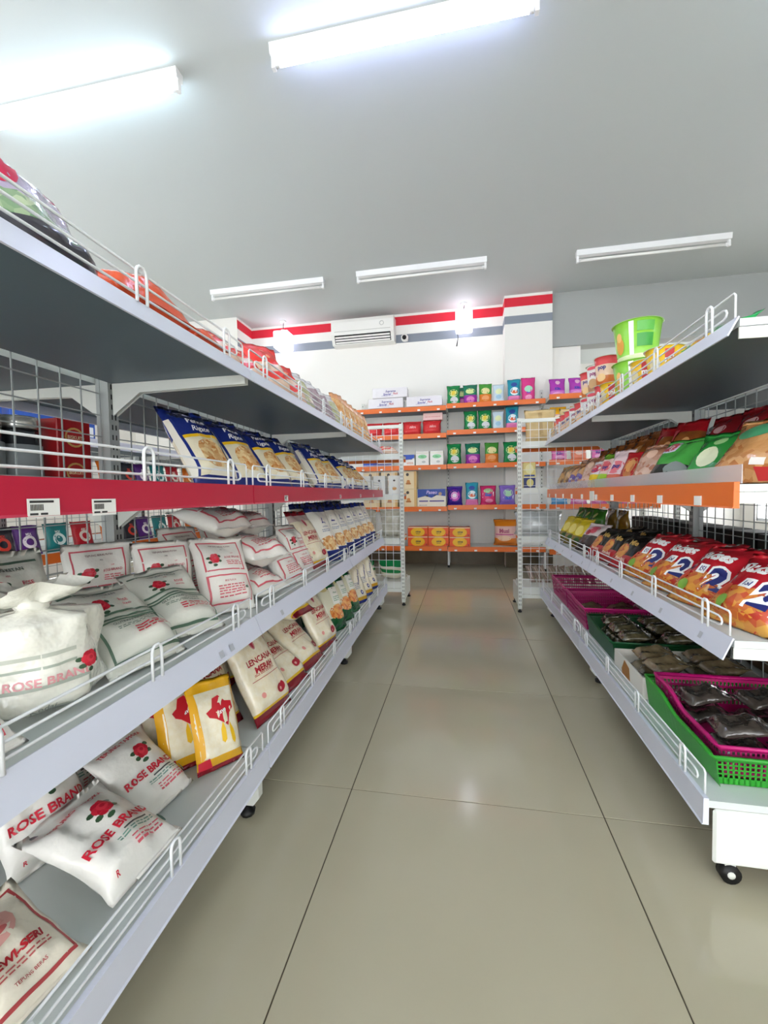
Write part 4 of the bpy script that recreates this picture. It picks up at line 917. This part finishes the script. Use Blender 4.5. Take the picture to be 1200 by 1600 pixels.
Rt('yellowcup', 'noodle_cup', 'yellow and red noodle cup beside the lime green pair', nc, -.085, 2.285, RZT, -50, 0)
for y in (2.87, 3.12): Rt('bowl', 'noodle_cup', 'wide green noodle bowl behind the small cups', nc, -.29, y, RZT, -50, 0, 0, 'green noodle bowls', 1.2)
Rt('yellowcup', 'noodle_cup', 'yellow noodle cup on the entrance side of the lime green pair', nc, -.10, 1.93, RZT, -50, 0)
Rt('yellowcup', 'noodle_cup', 'yellow noodle cup between another yellow cup and the flat green packs', nc, -.10, 1.78, RZT, -30, 0)
snack('flatgreen', .2, .2, .06, [(.2, plastic('e8c030', .2)), (.4, plastic('6cc04a', .2)), (1, plastic('1fa050', .2))], [('ell', 0, .2, .4, .1, i('c07a2c')), ('ell', .2, .75, .2, .06, i('a01c30'))], 251)
g = 'flat green packs'
for y in (1.44, 1.61): Rt('flatgreen', 'noodle_pack', 'green and yellow pack lying low behind the top wire guard', 'noodle pack', -.045, y, RZT, -84, 56, 0, g, .8)
# ------------------------------------------------------------------ snack side, bottom shelf: baskets and dried goods
MAG = mat('magenta_plastic', 'c01870', .35); GRP = mat('green_plastic', '2f9a2c', .35); DKG = mat('dark_green_plastic', '14502a', .4)
def basket(name, label, cat, loc, rz, lx, ly, h0, h1, m, rim, holes=True, side_holes=True, base_z=0):
    """Open crate: X across depth, Y along the shelf; wall height h0 at +Y end, h1 at -Y end with a stepped side rim."""
    t = thing(name, label, cat, loc, rz)
    hx, hy = lx / 2, ly / 2; w = .004
    MB().box(-hx * .93, -hy * .93, base_z, hx * .93, hy * .93, base_z + .004, m).build('base', t)
    def prof(y):      # rim height along the side
        s = (y + hy) / ly
        return h1 + (h0 - h1) * smooth01((s - .45) / .3)
    ys = [-hy + ly * k / 16 for k in range(17)]
    for sx in (-1, 1):
        mb = MB()
        for a, b in zip(ys, ys[1:]):
            za, zb = prof(a), prof(b)
            if holes and side_holes:
                # lattice: rails plus uprights with open gaps
                V = lambda y, z: (sx * hx * (.93 + .07 * z / h0), y, z)
                for f0, f1 in ((0, .3), (.42, .52), (.64, .74), (.86, 1)):
                    mb.add([V(a, base_z + f0 * za), V(b, base_z + f0 * zb), V(b, base_z + f1 * zb), V(a, base_z + f1 * za)], [(0, 1, 2, 3)], m)
                c = (a + b) / 2; q = (b - a) * .2
                for y0 in (a, c): mb.add([V(y0, base_z), V(y0 + q, base_z), V(y0 + q, base_z + za), V(y0, base_z + za)], [(0, 1, 2, 3)], m)
            else:
                mb.add([(sx * hx * .93, a, base_z), (sx * hx * .93, b, base_z), (sx * hx, b, zb), (sx * hx, a, za)], [(0, 1, 2, 3)], m)
        mb.build('side_wall', t)
    for sy, h in ((-1, h1), (1, h0)):
        mb = MB(); n = 16; yb = sy * hy
        for k in range(n):
            a, b = -hx + lx * k / n, -hx + lx * (k + 1) / n
            V = lambda x, z: (x * (.93 + .07 * z / h0), yb * (.93 + .07 * z / h0), z)
            if holes:
                for f0, f1 in ((0, .25), (.36, .42), (.53, .59), (.70, .76), (.87, 1)):
                    mb.add([V(a, base_z + f0 * h), V(b, base_z + f0 * h), V(b, base_z + f1 * h), V(a, base_z + f1 * h)], [(0, 1, 2, 3)], m)
                for x0 in (a, (a + b) / 2): mb.add([V(x0, base_z), V(x0 + lx / n * .2, base_z), V(x0 + lx / n * .2, base_z + h), V(x0, base_z + h)], [(0, 1, 2, 3)], m)
            else: mb.add([V(a, base_z), V(b, base_z), V(b, h), V(a, h)], [(0, 1, 2, 3)], m)
        mb.build('end_wall', t)
    pts = [(-hx, y, prof(y)) for y in ys] + [(hx, y, prof(y)) for y in ys[::-1]]
    MB().tube(pts, .007, rim, 6, closed=True).build('rim', t)
    return t
def RtP(x, y, z): return Rw(x, RY1 - y, z)
basket('shopping_basket', 'green plastic lattice basket holding a magenta one, at the open end of the bottom shelf', 'basket', RtP(-.2, 1.43, RZB + .001), RROT + math.pi, .42, .44, .105, .076, GRP, GRP, True, False)
basket('shopping_basket', 'magenta plastic basket nested inside the green lattice basket', 'basket', RtP(-.2, 1.43, RZB + .008), RROT + math.pi, .375, .395, .116, .086, MAG, MAG, True)
basket('shopping_basket', 'magenta plastic basket next to the end of the snack run', 'basket', RtP(-.21, 3.18, RZB + .001), RROT + math.pi, .42, .46, .13, .13, MAG, MAG, True)
basket('shopping_basket', 'magenta plastic basket between its twin and the dark green crate', 'basket', RtP(-.21, 2.71, RZB + .001), RROT + math.pi, .42, .44, .13, .12, MAG, MAG, True)
basket('crate', 'dark green plastic crate with olive dried packets', 'crate', RtP(-.21, 2.24, RZB + .001), RROT + math.pi, .42, .42, .10, .09, DKG, DKG, False)
tr = thing('tray', 'white tray with a brown patch holding dried packets', 'tray', RtP(-.21, 1.84, RZB + .001), RROT + math.pi)
TRW = mat('white_tray_card', 'e6e2d8', .5)
MB().box(-.21, -.15, 0, .21, .15, .004, TRW).build('base', tr)
for a in (-1, 1):
    MB().box(a * .21 - .003, -.153, 0, a * .21 + .003, .153, .08, TRW).build('side_wall', tr)
    MB().box(-.207, a * .15 - .003, 0, .207, a * .15 + .003, .08, TRW).build('end_wall', tr)
MB().prism([(-.03, .005), (.05, .005), (.06, .03), (.03, .075), (-.02, .06)], 0, -.2145, -.2135, mat('brown_tray_print', 'a8702c', .5)).build('print', tr)
DRY = mat('dried_goods_film', '6e6448', .14, var=1, vscale=40, col2='2e2a1e', coat=.8, bump=.5, bscale=25)
DRY2 = mat('dried_brown_film', '8a7a5c', .14, var=1, vscale=30, col2='4a3a26', coat=.8, bump=.5, bscale=25)
DRY3 = mat('dark_dried_film', '2c2826', .14, var=1, vscale=30, col2='5a5048', coat=.8, bump=.5, bscale=25)
for k, m in ((1, DRY), (2, DRY2), (3, DRY3)): snack('dried%d' % k, .13, .16, .05, [(1, m)], [], 260 + k, .012)
rr = random.Random(5)
def dried(kind, n, cx, cy, z, lx, ly, label, group, lean=72):
    nx = max(1, int(lx / .15)); ny = max(1, int(ly / .128))
    for k in range(n):
        q = k % (nx * ny); lay = k // (nx * ny)
        x = cx - lx / 2 + (q % nx + .5) * lx / nx + .066; y = cy - ly / 2 + (q // nx + .5) * ly / ny
        Rt(kind, 'dried_goods_packet', label, 'dried goods', x, y + rr.uniform(-.004, .004), z + lay * .06, -90 + rr.uniform(-8, 8), lean + rr.uniform(-3, 3), 0, group, .84)
dried('dried3', 8, -.2, 1.43, RZB + .016, .34, .36, 'dark dried-goods packet inside the nested baskets', 'dark packets in the near baskets', 80)
dried('dried2', 8, -.21, 1.84, RZB + .008, .38, .27, 'brown dried-goods packet heaped in the white tray', 'packets in the white tray', 80)
dried('dried1', 12, -.21, 2.24, RZB + .008, .36, .39, 'olive dried-goods packet heaped in the dark green crate', 'packets in the crate', 80)
dried('dried2', 6, -.21, 2.71, RZB + .008, .36, .39, 'tan dried-goods packet inside the middle magenta basket', 'packets in the magenta basket', 80)
MB2 = mat('leaf_green_film', '1d6a3a', .25)
# ------------------------------------------------------------------ back wall shelves
def bx(px): return -.69 + (px - 640) * .00817
def Wp(key, name, label, cat, px, zs, yoff=.1, yaw=0, lean=6, group=None, scale=1, z=None): return put(key, name, label, cat, (bx(px), 5.5 + yoff, 0), yaw, lean, 0, group, (zs if z is None else z) + .001, scale)
def det(key, W, H, c, spec, seed, c2=None, split=.45):
    W *= .92; H *= 1.08
    pouch(key, W, H, W * .36, [(split, plastic(c2 or c, .2)), (1, plastic(c, .2))], spec, seed=seed, nu=8, nv=12, wr=.007)
det('d_green', .19, .24, '1f8a4c', [('ell', 0, .6, .7, .2, i('d8e8a0')), ('ell', 0, .6, .5, .12, i('e8d040')), ('ell', .1, .25, .6, .16, i('d8dce0'))], 301)
det('d_greenpurple', .20, .24, '1f7a5c', [('ell', 0, .65, .7, .14, i('d8e8a0')), ('ell', 0, .22, .6, .16, i('e07ac0'))], 302, '9a2aa0')
det('d_greenorange', .18, .24, '4a9a3c', [('ell', 0, .62, .7, .16, i('e8e0a0')), ('ell', 0, .25, .6, .14, i('f0a060'))], 303, 'e8802c')
det('d_white', .16, .22, 'cfe2ee', [('ell', 0, .6, .6, .16, i('e8f0c0')), ('ell', 0, .3, .5, .12, i('a0c8e0'))], 304)
det('d_teal', .18, .27, '2a9ab0', [('ell', .05, .45, .7, .18, i('e8f4f8')), ('ell', .05, .42, .5, .07, i('e0602c')), ('ell', 0, .75, .5, .1, i('2a4a9c'))], 305, 'e07ab0', .25)
det('d_pink', .19, .28, 'e0408c', [('ell', 0, .5, .6, .14, i('a8e0c0')), ('text', 'Easy', 0, .35, .24, i('2a4ac0'), .05, .2), ('ell', 0, .15, .5, .1, i('f4a0c8'))], 306)
det('d_kao', .20, .20, 'b03cb0', [('ell', 0, .75, .3, .12, i('e8b0d0')), ('text', 'Klin', 0, .4, .34, i('2438a8'), .06), ('ell', 0, .12, .7, .08, i('e8a0d8'))], 307, 'd070c8', .3)
det('d_bigpurple', .22, .23, '3a1c8c', [('ell', 0, .5, .75, .3, i('c02ab0')), ('ell', 0, .5, .5, .2, i('e8a0e0')), ('ell', 0, .5, .3, .1, i('f4e8fa'))], 308)
det('d_easy', .22, .23, 'd82c6c', [('ell', 0, .72, .6, .12, i('a0d09a')), ('poly', [(-.75, .36), (.7, .44), (.75, .68), (-.7, .60)], i('f0f4fa')), ('text', 'Easy', 0, .52, .36, i('1c58c0'), .07, .2), ('ell', .1, .2, .5, .1, i('f08ab0'))], 309)
det('d_easyp', .22, .23, '8a6ac8', [('ell', .1, .6, .6, .2, i('b0dcb8')), ('poly', [(-.6, .18), (.75, .28), (.8, .48), (-.55, .38)], i('f0f4fa')), ('text', 'Easy', .1, .33, .34, i('1c58c0'), .07, .2)], 310)
det('d_pinkpack', .2, .13, 'e87ab8', [('text', 'Kiln', 0, .6, .4, i('3a2a9c'), .05), ('ell', 0, .25, .6, .16, i('f4b8dc'))], 311)
det('d_bluepack', .2, .13, '6ab0e0', [('ell', 0, .6, .6, .24, i('c0e0f4'))], 312)
det('d_coral', .2, .13, 'ee8a6c', [('ell', 0, .6, .5, .2, i('f8d0c0'))], 313)
det('d_yellowtop', .2, .2, 'f0b020', [('ell', 0, .35, .7, .16, i('f8e0c0'))], 314, 'c088a8', .55)
carton('t_special', .46, .13, .2, mat('clear_tissue_pack', 'ece8ec', .2, bump=.4, bscale=20, coat=.4), [('text', 'Supreme', .05, .66, .12, i('3a2c8c'), .03, .2, .6), ('text', 'Special', -.17, .36, .12, i('3a2c9c'), .03, .3, .5), ('text', 'Pack', .33, .40, .12, i('c04a5c'), .03, .3, .3), ('lines', -.5, .15, .2, .22, 1, i('8a86b0'))])
pouch('t_red', .25, .19, .12, [(1, plastic('e23c40', .2, .4, 20))], [('text', 'nice', .1, .55, .3, i('f4b8b8'), .05, .3), ('poly', [(-.7, .2), (-.62, .2), (-.2, .8), (-.28, .8)], i('f06a68'))], seed=320, wr=.01, nu=8, nv=10)
carton('t_pink', .25, .09, .15, mat('pink_carton', 'f0c8c4', .4), [('lines', -.8, .3, .8, .6, 1, i('e09a9a'))])
carton('t_blue', .17, .15, .15, mat('white_carton', 'f0eee8', .4), [('rect', -1, .55, 1, 1, i('2450b8')), ('poly', [(-1, .55), (1, .55), (1, .7), (.2, .55)], i('f0eee8')), ('lines', -.2, .15, .8, .35, 2, i('e0702c'))])
carton('t_green', .17, .19, .15, mat('white_carton', 'f0eee8', .4), [('ell', 0, .62, .7, .14, i('8ad09a')), ('text', 'Tisu', 0, .62, .2, i('3c9a5c'), .03), ('ell', .2, .25, .3, .08, i('c0c4c0')), ('rect', -1, .85, 1, .88, i('d8d4b0'))])
carton('t_long', .40, .10, .16, mat('white_carton', 'f0eee8', .4), [('poly', [(-1, .1), (.2, .1), (-.2, .9), (-1, .9)], i('2450b8')), ('rect', -.3, .1, 1, .4, i('3a3c8c'))])
carton('t_cream', .22, .235, .2, mat('cream_carton', 'eed9b0', .4), [('ell', -.1, .82, .18, .09, i('4a4440')), ('ell', -.75, .6, .12, .07, i('6a6058')), ('poly', [(-.15, .5), (.15, .5), (.3, .25), (-.3, .25)], i('d89050')), ('ell', 0, .3, .35, .04, i('b8703c')), ('rect', .7, 0, 1, 1, i('e0b878'))])
carton('t_paseo', .37, .235, .22, mat('ivory_carton', 'efe6d4', .4), [('poly', [(-1, .5), (-.5, .62), (0, .5), (.4, .66), (1, .58), (1, 1), (-1, 1)], i('2a4aa0')), ('text', 'Paseo', 0, .82, .24, i('c8b8e8'), .04, .25), ('ell', .62, .72, .12, .1, i('b89a80')), ('rect', -.9, .28, -.25, .35, i('4a3c8c')), ('rect', -.15, .28, .9, .35, i('4a3c8c')), ('lines', -.9, .06, -.3, .12, 1, i('8a8a98'))])
carton('t_orange', .265, .125, .16, mat('orange_carton', 'ee5a22', .4), [('ell', 0, .45, .72, .5, i('f8c020')), ('text', 'nice', .02, .52, .22, i('3a3a3c'), .05, .25), ('text', 'tissue', .0, .3, .12, i('2a2a30'), .02), ('rect', -1, .9, 1, 1, i('f6d8b0')), ('ell', .85, .15, .07, .1, i('b01c30'))])
pouch('t_musi', .3, .34, .2, [(.3, plastic('e8862c', .2)), (.75, plastic('efc0b8', .2)), (1, plastic('ee8a22', .2))], [('text', 'Musi', 0, .58, .34, i('b04a6c'), .06, 0, 1.5), ('ell', 0, .3, .6, .1, i('f4d0b0')), ('rect', -.9, .42, .9, .46, i('c8508c'))], seed=330, wr=.008, nu=10, nv=12)
tp = 'tissue pack'; dp_ = 'detergent pouch'
Wp('t_special', 'tissue_pack', 'clear tissue pack lettered Special Pack, lower of two stacked on the top wall shelf', tp, 603, WL[4], .14)
Wp('t_special', 'tissue_pack', 'clear tissue pack lettered Special Pack, upper of two stacked on the top wall shelf', tp, 610, WL[4], .14, 0, 0, None, 1, WL[4] + .152)
Wp('t_special', 'tissue_pack', 'clear tissue pack lettered Special Pack lying singly beside the detergent pouches', tp, 665, WL[4], .14)
for k, px in enumerate((570, 601, 634, 666)): Wp('t_red', 'tissue_pack', nth('red glossy tissue pack on the second wall shelf', 3 - k, 'the detergent bay'), tp, px + 10, WL[3], .12, 0, 8, 'red tissue packs')
Wp('t_pink', 'tissue_box', 'pale pink box lying on top of the red tissue packs', 'tissue box', 678, WL[3], .17, 0, 0, None, 1, WL[3] + .192)
Wp('t_long', 'tissue_box', 'long white and blue box seen through the end shelf mesh', 'tissue box', 588, WL[2], .12, 0, 0)
Wp('t_blue', 'tissue_box', 'blue and white carton beside the green-oval cartons', 'tissue box', 638, WL[2], .12, 0, 0)
for px in (661, 684): Wp('t_green', 'tissue_box', 'white carton with green oval on the third wall shelf', 'tissue box', px, WL[2], .12, 0, 0, 'green-oval cartons')
for px in (577, 607, 638):
    for q in (0, 1): Wp('t_cream', 'tissue_box', 'cream tissue carton with dark dots, %s layer of the fourth wall shelf' % ('lower', 'upper')[q], 'tissue box', px, WL[1], .14, 0, 0, '%s cream cartons' % ('lower', 'upper')[q], 1, WL[1] + q * .2365)
Wp('t_paseo', 'tissue_box', 'blue and ivory tissue box lettered Paseo', 'tissue box', 675, WL[1], .13, 0, 0)
for c, px in enumerate((652, 685)):
    for q in (0, 1): Wp('t_orange', 'tissue_box', 'orange tissue box with yellow oval, %s layer on the lowest wall shelf' % ('lower', 'upper')[q], 'tissue box', px, WL[0], .12, 0, 0, '%s orange boxes' % ('lower', 'upper')[q], 1, WL[0] + q * .1265)
for q in (0, 1): Wp('t_orange', 'tissue_box', 'orange tissue box beside the bare stretch of lowest shelf, %s one' % ('lower', 'upper')[q], 'tissue box', 718.5, WR[0], .12, 0, 0, None, 1, WR[0] + q * .1265)
Wp('t_musi', 'diaper_pack', 'large orange pack lettered Musi at the end of the lowest wall shelf', 'pack', 790, WR[0], .2, -14, 0)
top_row = (('d_green', 711, 'green detergent pouch with yellow oval, first on the top wall shelf'), ('d_greenpurple', 737, 'green and purple detergent pouch on the top wall shelf'), ('d_greenorange', 760, 'green and orange detergent pouch on the top wall shelf'), ('d_white', 780, 'pale blue detergent pouch on the top wall shelf'), ('d_teal', 803, 'teal detergent pouch with pink foot on the top wall shelf'), ('d_pink', 824, 'bright pink detergent pouch on the top wall shelf'))
for k, px, lab in top_row: Wp(k, 'detergent_pouch', lab, dp_, px, WR[4], .1, 0, 5, None, .98)
Wp('d_greenpurple', 'detergent_pouch', 'dark green pouch half hidden between the first two on the top wall shelf', dp_, 724, WR[4], .24)
for k, px, lab in (('d_green', 737, 'green detergent pouch, first on the second wall shelf'), ('d_green', 759, 'green detergent pouch, second on the second wall shelf'), ('d_white', 779, 'small teal-white pouch on the second wall shelf'), ('d_teal', 800, 'tall teal pouch with pink foot on the second wall shelf')): Wp(k, 'detergent_pouch', lab, dp_, px, WR[3], .1, 0, 5, None, .98)
for k, px, lab in (('d_green', 711, 'green detergent pouch with yellow oval, first on the third wall shelf'), ('d_greenpurple', 740, 'green and purple detergent pouch on the third wall shelf'), ('d_greenorange', 769, 'green and orange detergent pouch on the third wall shelf'), ('d_green', 798, 'green detergent pouch by the end shelf post, third wall shelf')): Wp(k, 'detergent_pouch', lab, dp_, px, WR[2], .1, 0, 8, None, 1.06)
for k, px, lab in (('d_bigpurple', 711, 'deep purple detergent pouch with pink burst'), ('d_teal', 738, 'teal pouch beside the deep purple one'), ('d_easy', 763, 'pink pouch lettered Easy on the fourth wall shelf'), ('d_easyp', 792, 'violet pouch lettered Easy on the fourth wall shelf')): Wp(k, 'detergent_pouch', lab, dp_, px, WR[1], .1)
# third wall bay, beside the pillar
def W3(key, lab, x, zs, group=None, sc=1): return put(key, 'detergent_pouch', lab, dp_, (x, 5.42, 0), 0, 8, 0, group, zs + .001, sc)
for x in (1.12, 1.34): W3('d_kao', 'purple pouch lettered Klin on the top wall shelf beside the pillar', x, WR[4], 'purple Klin pouches')
for k, x in enumerate((1.58, 1.80, 2.02)): W3('d_pinkpack', 'pink pack on the top wall shelf beyond the Klin pouches', x, WR[4], 'pink packs on the top wall shelf')
for x in (1.13, 1.36, 1.59, 1.82): W3('d_yellowtop', 'yellow-topped pouch on the second wall shelf beside the pillar', x, WR[3], 'yellow-topped pouches')
for k, x in enumerate((1.14, 1.36, 1.58, 1.80, 2.02)): W3(('d_pinkpack', 'd_coral')[k % 2], ('pink low pack', 'coral low pack')[k % 2] + ' on the third wall shelf seen through the mesh', x, WR[2], ('pink low packs', 'coral low packs')[k % 2])
for k, x in enumerate((1.14, 1.36, 1.58, 1.80, 2.02)): W3(('d_bluepack', 'd_pinkpack')[min(k, 1)], ('blue low pack', 'pink low pack')[min(k, 1)] + ' on the fourth wall shelf seen through the mesh', x, WR[1], None if k == 0 else 'pink low packs on the fourth shelf', 1.05)
# ------------------------------------------------------------------ goods on the end shelves
pouch('clearwhite', .22, .26, .11, [(1, mat('hazy_clear_bag', 'd9d6cc', .16, var=1, vscale=30, col2='b5b09a', coat=.6, bump=.5, bscale=20))], [('ell', 0, .5, .3, .1, i('d8c060'))], seed=340, wr=.012, nu=10, nv=12)
pouch('greywrap', .40, .20, .14, [(1, mat('grey_patterned_wrap', 'b9bcbc', .2, var=1, vscale=22, col2='d4d6d6', coat=.4, bump=.5, bscale=20))], [], seed=341, wr=.012, nu=12, nv=10)
pouch('tanbag', .26, .30, .12, [(1, mat('tan_noodle_bag', 'd8bd8c', .2, var=1, vscale=12, col2='c7a871', coat=.4, bump=.4, bscale=20))], [('rect', -.15, .2, .1, .9, i('b89a68'))], seed=342, wr=.01, nu=10, nv=12)
pouch('greenstripe', .26, .24, .1, [(.45, mat('white_green_bag', 'e9e2cc', .25, bump=.4, bscale=20)), (.6, plastic('2c8a4c', .2)), (.75, mat('white_green_bag', 'e9e2cc', .25)), (1, plastic('1f8a4c', .2))], [('ell', 0, .25, .3, .1, i('8ac06a'))], seed=343, wr=.012, nu=10, nv=12)
snack('sticks', .05, .2, .03, [(1, mat('brown_stick_pack', '8a7468', .3, var=1, vscale=20, col2='b09a8c'))], [('rect', -.2, .1, .1, .9, i('c8b4a4'))], 344)
carton('navycan', .1, .22, .1, mat('pale_yellow_can', 'ead98a', .35), [('ell', 0, .75, .7, .2, i('f6ecb0')), ('rect', -.9, .45, .9, .52, i('3a4a8c')), ('rect', -1, 0, 1, .4, i('2a3470')), ('ell', .1, .2, .6, .16, i('e0d080'))])
carton('whitebox', .11, .17, .16, mat('white_carton', 'f0eee8', .4), [('ell', 0, .3, .4, .1, i('d09a5c')), ('ell', 0, .75, .2, .06, i('4a4440'))])
def EL(key, name, lab, cat, x, y, z, yaw=180, lean=6, group=None, sc=1): return put(key, name, lab, cat, (x, y, 0), yaw, lean, 0, group, z + .001, sc)
for x in (-.66, -.95): EL('greenstripe', 'rice_bag', 'white bag with green stripes on the foot of the flour end shelf', 'rice bag', x, 3.99, .2, 180, 40, 'green-striped bags')
for x in (-.66, -.92): EL('clearwhite', 'grain_bag', 'hazy clear grain bag on the second level of the flour end shelf', 'grain bag', x, 3.95, .6, 180, 10, 'hazy grain bags')
for x in (-.62, -.76, -.90): EL('whitebox', 'carton', 'small white carton on the third level of the flour end shelf', 'carton', x, 3.92, 1.0, 0, 0, 'small white cartons')
for x in (-.66, -.95): EL('redpouch', 'red_pouch', 'red pouch lying on the top level of the flour end shelf', 'pouch', x, 3.93, 1.36, 30, 72, 'red pouches on the end shelf')
EL('tanbag', 'noodle_bag', 'tall tan bag on the top level of the snack end shelf, by the post', 'noodle bag', .66, 3.88, 1.41, 0, 4)
EL('tanbag', 'noodle_bag', 'tall tan bag on the snack end shelf, further from the post', 'noodle bag', .95, 3.88, 1.41, 0, 4)
EL('navycan', 'milk_can', 'yellow and navy can on the third level of the snack end shelf', 'can', .56, 3.86, 1.03, 0, 0)
EL('greywrap', 'wrapped_pack', 'grey patterned wrapped pack on the second level of the snack end shelf', 'wrapped pack', .64, 3.86, .63, 0, 6)
for k in range(9): EL('sticks', 'stick_pack', 'brown stick pack fanned out on the foot of the snack end shelf', 'stick pack', .60 + .062 * k, 3.88, .2, 10 + 3 * (k % 3), 52, 'brown stick packs')
# ------------------------------------------------------------------ next run beyond the snack shelves
for k, (lab, y0) in enumerate((('white shelving bay seen through the snack mesh, entrance side of the far run', 1.2), ('white shelving bay seen through the snack mesh, wall side of the far run', 2.4))):
    gondola_bay(lab, (2.55, y0 + 1.2, 0), math.pi, 1.2, [(.215, 'flat', STEEL, False, 0, .06), (.62, 'flat', mat('yellow_lip_plastic', 'e0a81c', .35), False, 0, .07), (.98, 'flat', STEEL, False, 0, .05), (1.38, 'flat', STEEL, False, 0, .05)], True, k == 0)
rr = random.Random(9)
cols = ('c0302c', '2a6ab0', 'e0b030', '3a3a44', '2c8a4c')
nm = ('red', 'blue', 'yellow', 'charcoal', 'green')
for s, c in enumerate(cols): carton('rb%d' % s, .12, .19, .1, mat('carton_' + c, c, .35), [('rect', -.8, .3, .8, .6, i('e8e4da')), ('ell', 0, .78, .5, .1, i('d8c080'))])
for zz, sh in ((.981, 'upper'), (.621, 'yellow-lipped')):
    for k in range(14):
        s = rr.randrange(5)
        put('rb%d' % s, 'carton', '%s carton on the %s shelf of the far run beyond the snacks' % (nm[s], sh), 'carton', (2.66, 1.32 + .165 * k, zz), -90, 0, 0, '%s cartons on the %s shelf' % (nm[s], sh), None, 1 if zz > .9 else .8)
for k in range(6): put('brownblocker', 'case', nth('added light-blocking brown box behind the snack mesh', k, 'the open end'), 'box', Rw(-.68, 2.2 - .37 * k), -90, 0, 0, 'added brown blockers behind the snack mesh', .226)  # added row, blocks light low behind the snack mesh
carton('darkblocker', .2, .17, .14, mat('charcoal_blocker_card', '2b2a29', .5), [('rect', -.7, .3, .7, .6, i('4a4640')), ('ell', .4, .8, .2, .1, i('8a7a4a'))])  # added dark boxes, block light behind the middle snack shelf
carton('greenblocker', .2, .27, .14, mat('deep_green_blocker_card', '24352e', .5), [('rect', -.7, .3, .7, .6, i('3c5246')), ('ell', .4, .8, .2, .1, i('8a8f6a'))])  # added dark boxes, block light behind the orange-lipped shelf
for k in range(10): put('darkblocker', 'case', nth('added light-blocking charcoal box behind the snack mesh, middle shelf', k, 'the open end'), 'box', Rw(-.66, 2.27 - .235 * k), 90, 0, 0, 'added charcoal blockers behind the snack mesh', .633)
for k in range(10): put('greenblocker', 'case', nth('added light-blocking deep green box behind the snack mesh, orange-lipped shelf', k, 'the open end'), 'box', Rw(-.66, 2.27 - .235 * k), 90, 0, 0, 'added deep green blockers behind the snack mesh', 1.013)
